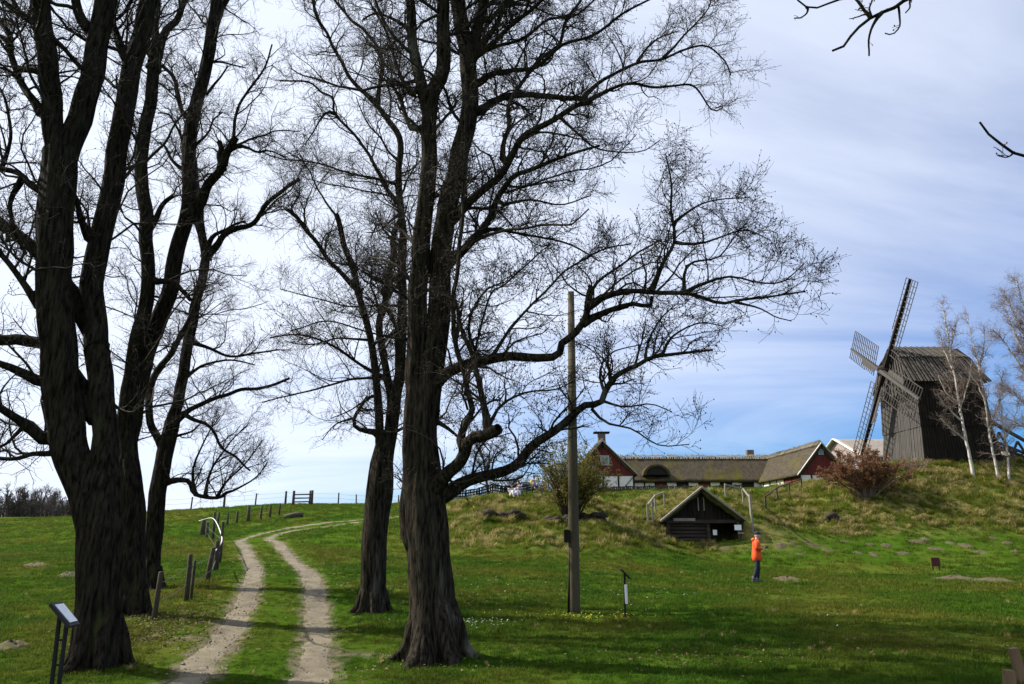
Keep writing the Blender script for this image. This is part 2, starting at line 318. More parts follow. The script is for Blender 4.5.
def trunk_mesh(P,Rr,n,rng,flare=0,lump=.05):
    m=len(P); V=[]; ref=np.array((.9,-.3,.2)); ph=rng.random(6)*6.28
    s=np.r_[0,np.cumsum(np.linalg.norm(np.diff(P,axis=0),axis=1))]
    t=np.gradient(P,axis=0); t/=np.linalg.norm(t,axis=1)[:,None]+1e-9
    for i in range(m):
        ref=ref-t[i]*(ref@t[i]); ref/=np.linalg.norm(ref); b=np.cross(t[i],ref); a=np.arange(n)*2*math.pi/n
        fl=flare*math.exp(-s[i]/.34) if flare else 0
        rr=Rr[i]*(1+lump*np.sin(3*a+ph[0]+s[i]*.8)+lump*.7*np.sin(5*a+ph[1]-s[i]*1.3)+lump*.5*np.sin(9*a+ph[2])+lump*.6*(_perm[(np.arange(n)*7+i//3)%256,int(ph[3]*40)%256]-.5))
        if n>30:
            rr=rr*(1+.055*(np.abs(vnoise(np.arange(n)*n*.0068*9+s[i]*.7+np.zeros(n),np.full(n,s[i]*1.6)))*2-.4))
        rr=rr*(1+fl*(.55+.45*np.sin(4*a+ph[4])+.25*np.sin(7*a+ph[5])))
        V.append(P[i]+rr[:,None]*(ref*np.cos(a)[:,None]+b*np.sin(a)[:,None]))
    V=np.vstack(V); i=np.arange(m*n).reshape(m,n); j=np.roll(i,-1,1)
    Q=np.stack([i[:-1],j[:-1],j[1:],i[1:]],-1).reshape(-1,4)
    # closed end
    c=len(V); V=np.vstack([V,P[-1]+t[-1]*Rr[-1]*.4]); e=i[-1]; Q2=np.stack([e,np.roll(e,-1),np.full(n,c),np.full(n,c)],1)
    return V,Q,Q2
def tree(name,label,group,d0,stems,limbs,seed,bk,dens=3.2,L=((.7,2.2),(.3,.9),(.12,.38)),cnt=(7,6),trmax=.16,up=.35,bud=.35,rtw=1.0,cat='tree',spread=.22,twm=None,drop=0,wide=1.0,flare=.6,inner=0):
    """stems/limbs: (list of (px,py), w0, w1, depth change) in photo pixels; d0 = distance of the base on the ground."""
    rng=np.random.default_rng(seed); done=[]
    bpx=stems[0][0][0]; base=at(bpx[0],bpx[1],d0); base[2]=hz(base[0],base[1])
    rt=root(name,base,label,cat,group); allP=[];allR=[]
    for k,spec in enumerate(list(stems)+list(limbs)):
        pts,w0,w1=spec[:3]; dd=spec[3] if len(spec)>3 else None; isst=k<len(stems)
        pts=np.array(pts,float); n=len(pts); s=np.r_[0,np.cumsum(np.linalg.norm(np.diff(pts,axis=0),axis=1))]; u=s/s[-1]
        if k==0: ds=d0
        else:
            best=1e9; ds=d0
            for (pp,dl) in done:
                q=np.hypot(pp[:,0]-pts[0,0],pp[:,1]-pts[0,1]); j=q.argmin()
                if q[j]<best: best=q[j]; ds=dl[j]; near=(allP[len(allP)-len(done)+[id(x[0]) for x in done].index(id(pp))][j],j)
        if dd is None: dd=rng.uniform(-1,1)*spread*s[-1]*pxm(pts[0,0],pts[0,1],d0)
        dl=ds+dd*u**1.15; w=np.array(w0,float) if isinstance(w0,list) else w0+(w1-w0)*u**.85
        par=None
        if k and best<40: par=near
        P=np.array([at(a,b,c) for (a,b),c in zip(pts,dl)]); rr=np.array([.5*q*pxm(a,b,c) for (a,b),c,q in zip(pts,dl,w)])*wide
        ln=np.linalg.norm(np.diff(P,axis=0),axis=1).sum(); m=int(max(10,min(70,ln/(.16 if isst else .13))))
        if par is not None:
            g=np.linalg.norm(par[0]-P[0]); P=np.vstack([par[0],P]) if g>.02 else P
            if g>.02: rr=np.r_[rr[0],rr]; pts=np.vstack([pts[0],pts]); dl=np.r_[dl[0],dl]
        C=catmull(np.c_[P,rr,pts,dl],m*2); C=resample(C,m); P=C[:,:3]; rr=np.maximum(C[:,3],.004)
        if k and not isst: rr[:5]*=np.array((1.7,1.45,1.25,1.12,1.04))
        if k==0: P[0,2]=min(P[0,2],base[2])-.12
        jit=np.stack([vnoise(np.arange(m)*.33+seed+k*9,np.full(m,j*5.+k)) for j in range(3)],1); env=np.minimum(1,np.arange(m)/4)[:,None]
        P=P+jit*env*np.minimum(.10 if not isst else .06,rr*1.1+.02)[:,None]
        done.append((C[:,4:6],C[:,6]))
        V,Q,Q2=trunk_mesh(P,rr,(72 if k==0 else (40 if isst else 9)) if d0<30 else 10,rng,flare=flare if k==0 else 0,lump=.06 if isst else .05)
        Q=np.vstack([Q,Q2]); me=npmesh(name,V-base,Q)
        link('trunk' if k==0 else ('stem' if isst else 'limb'),me,bk,rt)
        allP.append(P); allR.append(rr)
    if d0<30:
        for j in range(6):
            a=j*1.047+rng.uniform(-.3,.3); r0=allR[0][1]; c,s_=math.cos(a),math.sin(a); ln=r0*rng.uniform(1.6,2.3)
            q=[base+np.array((c*r0*f,s_*r0*f,0)) for f in (.35,.85,1.25)]+[base+np.array((c*ln,s_*ln,0))]; zz_=(.75*r0/.35,.42*r0/.35,.13*r0/.35,-.07)
            for t_,z_ in zip(q,zz_): t_[2]=hz(t_[0],t_[1])+z_
            C=catmull(q,12); V,Q,Q2=trunk_mesh(C,np.linspace(r0*.50,r0*.14,12),14,rng,lump=.08); link('surface_root',npmesh('surface_root',V-base,np.vstack([Q,Q2])),bk,rt)
    # branches grown on the limbs
    LP=[];LR=[];CN=[]
    for P,r in zip(allP,allR):
        ok=r<trmax
        if ok.sum()<4: continue
        a=int(np.argmax(ok)); Pq=P[a:]; rq=r[a:]; C=resample(np.c_[Pq,rq],14); ln=np.linalg.norm(np.diff(Pq,axis=0),axis=1).sum()
        LP.append(C[:,:3]); LR.append(C[:,3]); CN.append(max(2,int(ln*dens*(.55 if rq.mean()>.07 else 1))))
    LP=np.array(LP); LR=np.array(LR)
    if inner:
        big=np.array([r.mean()>.045 and r.mean()<.2 and q[:,2].mean()>base[2]+5 for q,r in zip(LP,LR)]); lens=np.linalg.norm(np.diff(LP,axis=1),axis=2).sum(1)
        B0,R0=spawn(LP[big],LR[big],np.maximum(1,(lens[big]*inner).astype(int)),rng,(1.3,3.2),(35,72),.6,14,.032,.45,.08,.17,0,.35,True)
        for b_,r_ in zip(B0,R0):
            V0,Q0=tubes(b_[None],r_[None],6,rng); link('limb',npmesh('limb',V0-base,Q0),m_twig,rt)
        LP=np.concatenate([LP,B0]); LR=np.concatenate([LR,R0]); CN=list(CN)+[int(dens*1.6)]*len(B0)
    B1,R1=spawn(LP,LR,CN,rng,L[0],(30,75),up,7,.020*rtw,.55,.06,.27,drop,nohang=d0<30)
    B2,R2=spawn(B1,R1,np.full(len(B1),cnt[0]),rng,L[1],(32,72),up*.5,5,.008*rtw,.6,.15,.32,drop)
    # twigs also straight on the limbs
    B2b,R2b=spawn(LP,LR,(np.array(CN)*1.2).astype(int),rng,L[1],(30,80),up,5,.008*rtw,.5,.1,.22,drop)
    B2=np.concatenate([B2,B2b]); R2=np.concatenate([R2,R2b])
    B3,R3=spawn(B2,R2,np.full(len(B2),cnt[1]),rng,L[2],(30,72),up*.4,3,.0042*rtw,.7,.2,.34,drop,.3)
    V1,Q1=tubes(B1,np.maximum(R1,.0035*rtw),5,rng); V2,Q2=tubes(B2,np.maximum(R2,.0028*rtw),3,rng); V3,Q3=tubes(B3,np.maximum(R3,.0022*rtw),3,rng)
    V=np.vstack([V1,V2,V3]); Q=np.vstack([Q1,Q2+len(V1),Q3+len(V1)+len(V2)])
    o=link('crown',npmesh(name+'_crown',V-base,Q,True),twm or m_twig,rt)
    if bud:
        sel=rng.random(len(B3))<bud; T=np.concatenate([B3[sel,-1],B3[sel,1][:len(B3[sel])//2]]); K=len(T); sz=rng.uniform(.005,.011,K)*rtw
        oct_=np.array([(1,0,0),(-1,0,0),(0,1,0),(0,-1,0),(0,0,1.5),(0,0,-1.5)]); VV=T[:,None]+oct_[None]*sz[:,None,None]
        ff=np.array([(0,2,4),(2,1,4),(1,3,4),(3,0,4),(2,0,5),(1,2,5),(3,1,5),(0,3,5)]); QQ=(ff[None]+np.arange(K)[:,None,None]*6).reshape(-1,3)
        b=link('buds',npmesh('buds',VV.reshape(-1,3)-base,QQ),m_bud,rt); b['kind']='stuff'
    return rt
# front left tree: two heavy stems rising from one bole
tree('bare_tree','nearest bare tree at the left, stout bole forking into heavy dark stems','big bare trees beside the track',10.2,
 [([(96,672),(96,640),(99,600),(101,555),(101,520),(97,480),(96,450)],[43,43,41,40,40,29,12],0,0),
  ([(97,540),(88,500),(78,475),(69,440),(62,400),(58,330),(55,270),(56,220),(60,180),(61,150)],34,30,-.3),
  ([(61,190),(57,155),(50,115),(50,85),(49,60),(44,35),(39,10),(36,-30),(30,-90)],21,14,-.6),
  ([(62,190),(66,155),(80,115),(93,80),(97,45),(104,10),(112,-30),(120,-90)],24,16,.5),
  ([(102,540),(106,500),(106,450),(104,410),(97,340),(92,280),(100,235),(108,205),(115,165),(122,120),(130,75),(141,35),(150,0),(160,-60)],26,15,.6)],
 [([(97,35),(84,22),(77,5),(72,-40)],11,7),([(130,62),(119,42),(112,22),(115,-5),(112,-40)],9,5),
  ([(98,352),(77,300),(58,272),(40,252),(23,238),(0,222),(-40,200),(-80,170)],15,8,.8),
  ([(98,418),(81,386),(58,356),(44,347),(20,339),(0,338),(-40,328),(-90,325)],15,8,.6),
  ([(46,384),(21,370),(0,362),(-40,350),(-80,352)],8,4,-.8),([(50,443),(26,423),(0,406),(-30,388),(-70,380)],9,5,-1),
  ([(54,453),(28,455),(0,458),(-40,450),(-70,455)],5,3,.9),([(43,116),(37,106),(19,77),(12,47),(3,26),(-10,0),(-30,-40)],8,4,.5),
  ([(42,310),(26,287),(10,265),(0,253),(-20,220),(-60,190)],7,3.5,-.5),([(46,193),(23,177),(0,170),(-40,172),(-70,160)],6.5,3.5,.7),
  ([(36,23),(17,11),(0,0),(-30,-20)],6,3),([(50,38),(70,55),(85,72)],5,4,.4),([(12,47),(0,38),(-20,30)],5,3),([(36,70),(24,72),(18,65)],5,3),
  ([(91,240),(80,220),(78,207),(72,190)],7,4,-.3),
  ([(20,80),(6,70),(-10,66)],3.5,2),([(23,177),(12,200),(16,235),(26,255)],4.5,3,.3),([(0,170),(10,130),(5,100),(-4,80)],4,2,.4),([(26,423),(10,440),(0,446),(-30,455)],3.5,2)],
 101,m_bark2,inner=1.0,dens=3.8,bud=.25,cnt=(8,6),flare=.35)
tree('bare_tree','bare tree standing just behind the nearest left tree, with a long curved stem','big bare trees beside the track',15.0,
 [([(133,616),(133,580),(132,540),(131,500),(130,462),(128,436)],[26,25,24,24,20,8],0,0),
  ([(131,490),(128,455),(132,410),(143,360),(154,332),(170,290),(178,250),(188,215),(190,180),(191,140),(193,110),(203,80),(211,45),(215,10),(219,-30),(226,-90)],19,9,.3),
  ([(131,480),(125,440),(128,400),(134,350),(142,320),(148,285),(147,240),(146,205),(141,165),(144,130),(150,95),(155,62)],15,11,-.8)],
 [([(155,66),(154,35),(158,5),(156,-40)],9,5),([(156,58),(163,40),(176,20),(190,-4),(205,-40)],8,4),([(211,42),(221,15),(228,-10),(236,-50)],7,4),
  ([(191,215),(205,190),(221,168),(228,152),(237,138)],11,7,-.6),([(222,165),(221,150),(220,142)],6,5),
  ([(230,150),(237,112),(247,93),(263,70),(272,45)],3.5,1.5),([(232,148),(245,146),(258,152),(270,150),(284,158)],3,1.4),([(192,148),(208,135),(213,120),(222,112)],3,1.5),
  ([(186,118),(178,100),(176,80),(165,67),(150,57)],4,3),([(150,228),(163,205),(175,195)],6,4),([(184,170),(172,160),(166,148),(158,142)],3.5,2),
  ([(186,150),(178,130),(170,115),(158,113)],3,1.5),([(208,62),(228,64),(245,68)],2.5,1.2),([(206,95),(218,80),(228,66)],3,1.5),([(154,282),(170,282),(178,285),(192,300)],5,4)],
 102,m_bark2,inner=.9,dens=3.6,bud=.25,cnt=(8,6))
tree('bare_tree','slimmer bare tree farthest back of the left trio, low limb reaching over the meadow','big bare trees beside the track',19.3,
 [([(152,592),(152,550),(156,510),(160,480),(167,445),(173,420)],18,14,0),
  ([(170,430),(180,390),(187,352),(196,305),(204,272),(205,250),(201,225),(196,190),(194,160)],11,7,.4),
  ([(165,455),(152,425),(150,390),(158,368),(172,352),(182,330)],8,5,-.6)],
 [([(205,256),(214,248),(228,234),(253,223),(262,210),(282,192),(300,180)],7,3,-.8),([(206,250),(216,235),(232,226),(246,222)],5,2),
  ([(177,420),(197,407),(230,393),(267,386),(290,378)],5.5,2.5,-.6),([(192,342),(212,349),(235,356),(280,349)],3.5,1.5,.5),([(187,377),(205,365),(235,360),(255,365)],3,1.4),
  ([(160,484),(187,482),(195,494),(217,497),(226,492)],6,3,-.5),([(183,413),(212,430),(222,447),(240,462),(250,470)],4,1.8),([(170,438),(190,432),(200,425)],3,1.5),
  ([(195,494),(193,470),(205,440),(220,415)],3,1),([(205,496),(212,470),(228,445),(248,425)],3,1),([(217,497),(230,478),(248,460),(262,440)],2.6,1),([(222,494),(236,490),(256,478),(268,462)],2.5,1),([(182,334),(196,300),(206,285)],4,3)],
 103,m_bark2,inner=.6,dens=4.0,L=((.7,2.0),(.35,1.0),(.15,.45)),bud=.2,up=.55)
# centre tree
tree('bare_tree','tall bare centre tree with double trunk and long low limbs reaching right','big bare trees beside the track',10.9,
 [([(434,662),(434,635),(431,600),(428,560),(427,520),(423,480),(421,440),(420,400),(421,365)],[50,48,44,42,42,38,34,29,14],0,0),
  ([(417,420),(415,370),(417,310),(419,260),(424,220),(429,175),(431,130),(434,95),(443,65),(444,30),(444,-5),(440,-70),(444,-130)],22,10,-.3),
  ([(425,420),(431,365),(438,310),(440,260),(446,220),(457,170),(466,135),(470,95),(467,60),(462,20),(458,-15),(455,-80),(450,-140)],26,11,.3),
  ([(430,120),(419,72),(413,40),(410,0),(404,-40),(398,-100)],13,6,-.5),
  ([(468,70),(476,40),(483,5),(490,-40),(500,-90)],13,6,.6)],
 [([(478,85),(491,75),(512,71),(533,68),(562,46),(595,33),(623,13),(650,0)],5.5,1.8,-1.0),
  ([(479,113),(491,102),(509,95),(526,96),(550,95),(573,97),(588,102)],7,5,1.2),
  ([(449,222),(474,199),(495,180),(512,155),(526,133),(550,120),(575,105),(591,101)],9,5,-1.2),
  ([(584,97),(603,81),(636,63),(663,58),(702,46),(724,59),(730,75)],4,1.3,-.8),([(588,101),(610,90),(636,83),(656,88),(691,85),(711,110),(722,108)],4,1.3,.8),
  ([(663,58),(690,30),(708,8),(714,-15)],2.5,1,.3),([(636,63),(655,40),(680,30)],2.2,1),
  ([(503,160),(507,129),(512,100),(526,77),(540,59),(560,42),(566,22),(584,-4),(590,-40)],5,2.5,.8),
  ([(446,266),(465,246),(477,234),(488,220),(495,201),(512,178),(530,171),(550,163),(575,152),(600,146)],9,2.5,-1.4),
  ([(482,230),(500,230),(521,234),(547,239),(575,246),(600,262)],3.2,1.4,.7),([(470,60),(490,45),(512,25),(535,8),(552,-15)],6,3,-.6),([(478,50),(497,22),(506,0),(515,-40)],6,3,.5),
  ([(430,388),(445,375),(460,368),(482,363),(499,356),(519,354),(559,357),(563,346),(577,336),(586,320),(588,308)],12,7,-1.1),
  ([(588,308),(604,296),(632,291),(659,293),(690,294),(720,304),(740,301),(779,296),(806,292)],6.5,1.6,-.8),
  ([(584,322),(604,314),(632,304),(648,307),(651,296)],6.5,4,.1),
  ([(651,292),(662,262),(673,243),(673,226),(670,207),(672,182),(666,154)],4.5,1.2,.5),([(674,243),(698,244),(720,237),(745,229),(770,240)],2.6,1,-.4),
  ([(673,224),(695,207),(718,200),(751,198)],2.6,1,.5),([(684,290),(687,265),(718,259),(729,243),(742,228)],2.8,1.1,.4),([(690,289),(729,276),(762,282),(784,282),(804,265)],2.8,1.1,-.4),
  ([(735,302),(760,308),(776,316),(792,321)],2,1,-.3),([(590,304),(596,284),(629,260),(662,240)],3.2,1.5,.4),([(587,310),(586,296),(589,287)],5,4),
  ([(436,496),(447,493),(462,484),(477,477),(499,470),(517,459),(534,442),(559,427),(582,406),(598,403),(604,391),(618,376),(642,365),(653,358),(678,354),(713,350)],14,2.2,-1.3),
  ([(588,404),(604,421),(631,429),(659,446),(690,444)],2.6,1,-.3),([(645,362),(648,342),(659,320),(675,305)],2.6,1.1,.3),([(661,358),(672,336),(700,323),(722,325)],2.6,1.1),([(600,400),(625,408),(650,404),(672,412)],2.2,1),
  ([(604,391),(600,372),(612,352),(640,345)],2.4,1),
  ([(428,496),(447,474),(462,452),(470,440),(487,437),(500,431)],14,11,-.9),([(488,434),(487,420),(482,397),(477,375),(472,350),(462,330),(455,300)],7,3.5,.2),
  ([(462,446),(461,436),(465,422),(473,407),(465,382),(457,345),(453,325),(458,264),(463,220),(465,160),(465,110)],7,2.5,-.3),
  ([(492,428),(493,417),(504,402),(527,392),(554,390),(575,380)],3,1.2,-.4),([(484,364),(470,340),(472,315),(485,290),(505,282)],4,1.8,.4),
  ([(490,360),(503,339),(512,325),(530,306),(550,288),(570,268),(601,251),(632,243)],3.4,1.4,-.5),([(466,390),(488,300),(505,285),(535,255),(550,245)],3,1.2,.5),
  ([(412,130),(398,95),(384,80)],4,2),([(412,95),(395,60),(385,30),(372,5)],4,2),([(410,30),(395,20),(375,14),(362,20)],3.5,1.6),([(434,420),(452,432),(468,448)],4,2),
  ([(415,545),(406,512),(411,474)],[16,19,12],0,0),([(410,300),(388,286),(355,268),(320,258)],2.2,1,-.9),([(408,340),(375,334),(330,322),(290,330)],2.2,1,-1.0),
  ([(484,50),(520,40),(548,20),(575,16),(600,-5)],4,1.6,.7),([(560,118),(580,135),(600,150),(640,152),(660,140)],2.6,1,-.4),([(500,205),(530,200),(560,205),(590,195)],2.8,1.1,.5)],
 104,m_bark,inner=1.5,dens=5.0,L=((.5,1.45),(.28,.8),(.12,.34)),cnt=(8,6),bud=.45,flare=.85)
tree('bare_tree','slimmer bare tree close behind the tall centre tree, trunk with a knobbly bulge','big bare trees beside the track',15.7,
 [([(372,615),(372,585),(374,550),(377,515),(381,488),(382,462),(385,430)],[25,24,24,24,26,22,8],0,0),
  ([(385,468),(390,435),(396,400),(401,355),(403,300),(403,250),(401,210),(399,170),(399,138),(388,120),(377,104)],13,5,.4),
  ([(381,465),(379,425),(377,395),(373,355),(367,325),(359,295),(352,266),(345,245),(338,220),(336,214)],9,5,-.5),
  ([(387,455),(391,405),(387,372),(381,340),(380,320),(386,300),(388,278),(394,255),(394,234),(400,220)],9,5,.5)],
 [([(377,104),(355,84),(341,60),(329,39),(315,14),(313,-5),(305,-40)],4.5,2,-.5),([(378,103),(378,89),(383,65),(378,49),(368,33),(357,26),(347,14),(332,-4),(315,-40)],4.5,2,.6),
  ([(398,203),(383,180),(368,152),(348,129),(334,113),(333,98),(322,93),(310,82),(280,81)],4.2,1.5,-.7),([(334,113),(326,113),(315,128),(305,145)],2.4,1),
  ([(399,185),(371,177),(340,171),(317,163),(280,158),(262,152)],3,1.1,.6),([(396,198),(372,192),(334,185),(306,179)],2,.9),
  ([(355,288),(338,269),(322,253),(312,236),(297,220),(287,210)],4.5,4,-.3),([(388,378),(374,372),(347,354),(322,341),(295,335),(270,338)],3.6,1.4,-.6),
  ([(386,378),(347,380),(315,390),(280,397),(262,402)],3,1.2,.5),([(376,432),(357,427),(354,417),(367,397)],4.5,3,-.3),([(396,287),(375,280),(355,267),(330,262)],2.4,1),
  ([(396,306),(350,306),(320,299),(280,289)],2.2,.9,.5),([(370,340),(340,338),(310,345),(284,340)],2.4,1),([(399,215),(380,230),(366,232)],2.5,1),([(354,418),(335,425),(322,440)],2,.8),([(374,395),(350,410),(330,418)],2.2,.9)],
 105,m_bark,inner=.9,dens=4.6,L=((.8,2.4),(.4,1.1),(.15,.45)),bud=.35)
# tree whose trunk stands to the right of the view and reaches into it
tree('overhanging_tree','bare tree whose thin branch tips hang in from the upper right edge',None,6.5,
 [([(1500,760),(1490,600),(1470,400),(1450,150),(1430,-50)],46,30,0),([(1440,60),(1400,-120),(1330,-260)],26,14,.4)],
 [([(1440,50),(1250,-90),(1050,-60),(960,-30),(905,0),(893,10),(871,18),(855,30),(843,47),(833,51)],16,2.2,.2),
  ([(1460,300),(1300,215),(1150,190),(1060,165),(1024,155),(1009,150),(996,139),(984,129),(980,121)],13,2.0,-.2),
  ([(1050,-60),(900,-30),(854,-4),(837,0),(822,7),(808,8),(796,0)],5,1.6,-.3),([(871,18),(862,6),(852,-6)],3,2.4),([(879,16),(871,32),(869,54)],2.6,1.6),([(898,5),(900,24),(893,34),(885,32)],2,1.3),([(808,8),(805,14),(794,19)],1.8,1.1),([(871,18),(871,4),(873,-8)],1.8,1.4),([(912,-4),(909,8),(906,13)],2,1.3),([(1014,152),(1009,156),(998,156)],1.5,1)],
 106,m_bark2,dens=.8,L=((.12,.28),(.05,.12),(.03,.07)),cnt=(1,1),bud=.8,up=.1)
# ------------------------------------------------ buildings
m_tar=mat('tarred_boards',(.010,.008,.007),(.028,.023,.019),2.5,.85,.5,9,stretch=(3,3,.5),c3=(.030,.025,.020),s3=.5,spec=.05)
m_tarlit=mat('sunlit_tar_boards',(.036,.032,.027),(.078,.069,.060),2.5,.85,.5,9,stretch=(3,3,.4),c3=(.04,.036,.03),s3=.8)  # lighter copy of the tar, with a sunlit tone put into its colour
m_grey=mat('grey_timber',(.15,.135,.11),(.28,.25,.205),3,.85,.4,14,stretch=(2,2,2))
m_post=mat('fence_post_wood',(.036,.028,.018),(.080,.062,.042),4,.9,.6,18,stretch=(3,3,.6),c3=(.06,.07,.025),s3=1.2)
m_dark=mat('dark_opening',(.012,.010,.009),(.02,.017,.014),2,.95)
m_red=mat('falu_red_boards',(.085,.014,.012),(.135,.024,.018),2.2,.85,.4,12,stretch=(4,4,.4),c3=(.06,.012,.012),s3=.8)
m_white=mat('limewash',(.60,.56,.50),(.74,.71,.65),2,.9,.3,14,c3=(.45,.40,.34),s3=1.0,t3=(.6,.8))
m_pink=mat('faded_limewash',(.22,.18,.165),(.30,.25,.225),1.5,.9,.2,12)
m_thatch=mat('old_thatch',(.040,.033,.023),(.088,.072,.050),1.6,.98,1.0,7,stretch=(3,1,1),c3=(.085,.078,.014),s3=.22,t3=(.52,.68),bdist=.08,spec=.05)
m_ridge=mat('ridge_straw',(.20,.17,.12),(.34,.30,.22),3,.95,.6,9)
m_glass=mat('window_glass',(.10,.13,.16),(.14,.18,.22),2,.12,spec=.6)
m_wframe=mat('window_frame_paint',(.34,.44,.46),(.40,.50,.52),4,.6)
m_roofb=mat('barn_roof',(.17,.145,.12),(.26,.225,.19),1.2,.9,.5,6,stretch=(3,1,1))
m_stone=mat('chimney_brick',(.09,.075,.06),(.15,.12,.1),4,.9,.5,14)
def bump_slab(mb,q,nu,nv,amp,seed,th):
    """thick uneven sheet over the quad q (a,b,c,d): thatch or turf"""
    a,b,c,d=[np.array(p,float) for p in q]; n=np.cross(b-a,d-a); n/=np.linalg.norm(n); vs=[]
    for j in range(nv+1):
        for i in range(nu+1):
            u,v=i/nu,j/nv; p=(a*(1-u)+b*u)*(1-v)+(d*(1-u)+c*u)*v
            k=float(vnoise(np.array(u*nu*.6+seed),np.array(v*nv*.6)))*amp+float(vnoise(np.array(u*nu*1.7),np.array(v*nv*1.7+seed)))*amp*.6
            sag=-.10*math.sin(math.pi*v)*amp*4; vs.append(p+n*(k+sag))
    m=len(vs); vs+= [p-n*th for p in vs]; W=nu+1; fs=[]
    for j in range(nv):
        for i in range(nu): o=j*W+i; fs.append((o,o+1,o+1+W,o+W)); fs.append((m+o+W,m+o+1+W,m+o+1,m+o))
    bd=[(i,i+1) for i in range(nu)]+[(nv*W+i+1,nv*W+i) for i in range(nu)]+[((j+1)*W,j*W) for j in range(nv)]+[(j*W+nu,(j+1)*W+nu) for j in range(nv)]
    fs+=[(e,f,m+f,m+e) for f,e in bd]; mb.poly(vs,fs,True)
def half_timber(par,p0,p1,z0,z1,n,red=(),doors=()):
    """wall between two ground points: infill panels, posts and sill as parts"""
    p0=np.array(p0,float);p1=np.array(p1,float); t=(p1-p0)/np.linalg.norm(p1-p0); nrm=np.array((t[1],-t[0])); L=np.linalg.norm(p1-p0)
    for i in range(n):
        a=p0+t*L*(i+.06)/n; b=p0+t*L*(i+.94)/n; q=MB(); c=(a+b)/2
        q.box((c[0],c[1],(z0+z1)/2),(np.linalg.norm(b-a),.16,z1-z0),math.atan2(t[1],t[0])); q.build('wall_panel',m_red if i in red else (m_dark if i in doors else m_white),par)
    for i in range(n+1):
        a=p0+t*L*i/n+nrm*.03; MB().box((a[0],a[1],(z0+z1)/2),(.17,.2,z1-z0+.02),math.atan2(t[1],t[0])).build('timber_post',m_tar,par)
    a=(p0+p1)/2+nrm*.035; MB().box((a[0],a[1],z0-.10),(L+.2,.24,.3),math.atan2(t[1],t[0])).build('sill_beam',m_tar,par)
def wing(name,label,ax,x0,x1,y0,y1,zg,ze,zr,seed,gable=None):
    """thatched wing; ax='y': ridge along y (gable to the viewer), ax='x': ridge along x"""
    r=root(name,((x0+x1)/2,(y0+y1)/2,zg),label,'farmhouse','thatched wings of the farm'); ov=.45
    mb=MB(); rm=MB()
    if ax=='y':
        xm=(x0+x1)/2; sl=(zr-ze)/(xm-x0+ov)
        bump_slab(mb,[(x0-ov,y1,ze-.1),(x0-ov,y0-.35,ze-.1),(xm,y0-.35,zr),(xm,y1,zr)],26,12,.10,seed,.30)
        bump_slab(mb,[(x1+ov,y0-.35,ze-.1),(x1+ov,y1,ze-.1),(xm,y1,zr),(xm,y0-.35,zr)],26,12,.10,seed+5,.30)
        for i in range(int((y1-y0)/.22)):
            y=y0-.2+i*.22; a=random.uniform(-.12,.12)
            rm.bar((xm-.45,y+a,zr-.25),(xm+.10,y,zr+.30+random.uniform(-.1,.1)),.07); rm.bar((xm+.45,y+.05+a,zr-.25),(xm-.10,y+.05,zr+.30+random.uniform(-.1,.1)),.07)
    else:
        ym=(y0+y1)/2
        bump_slab(mb,[(x0,y0-ov,ze-.1),(x1,y0-ov,ze-.1),(x1,ym,zr),(x0,ym,zr)],46,14,.12,seed,.30)
        bump_slab(mb,[(x1,y1+ov,ze-.1),(x0,y1+ov,ze-.1),(x0,ym,zr),(x1,ym,zr)],46,10,.12,seed+5,.30)
        for i in range(int((x1-x0)/.24)):
            x=x0+i*.24; a=random.uniform(-.12,.12)
            rm.bar((x+a,ym-.5,zr-.28),(x,ym+.12,zr+.28+random.uniform(-.12,.12)),.08); rm.bar((x+.08+a,ym+.5,zr-.28),(x+.08,ym-.12,zr+.28+random.uniform(-.12,.12)),.08)
    rf=mb.build('roof',m_thatch,r); o=rm.build('ridge_sticks',m_ridge,rf); o['kind']='stuff'
    return r,rf
def gable_front(r,rf,x0,x1,y,zg,ze,zr,zw):
    xm=(x0+x1)/2
    # plank gable above the wall, each plank a part
    n=int((x1-x0)/.28); ov=.45
    for i in range(n):
        a=x0+(x1-x0)*i/n; b=x0+(x1-x0)*(i+1)/n-.02
        top=lambda x: zr-.16-(zr-ze)*abs(x-xm)/((x1-x0)/2+ov)
        pl=[(a,y,zw),(b,y,zw),(b,y,max(zw+.05,top(b)))]+([(xm,y,top(xm))] if a<xm<b else [])+[(a,y,max(zw+.05,top(a)))]
        MB().prism(pl,(0,.06+.02*(i%2),0)).build('gable_plank',m_red,r)
    for s in (-1,1):
        e=x0-ov if s<0 else x1+ov
        MB().bar((xm,y-.42,zr-.02),(e,y-.42,ze-.14),.06,.30,up=(0,1,0.001)).build('verge_board',mat('pale_verge',(.36,.34,.30),(.46,.44,.40),4,.8),rf)
xlt=lambda px,d:float(at(px,485,d)[0]); zlt=lambda py,d:float(at(512,py,d)[2])
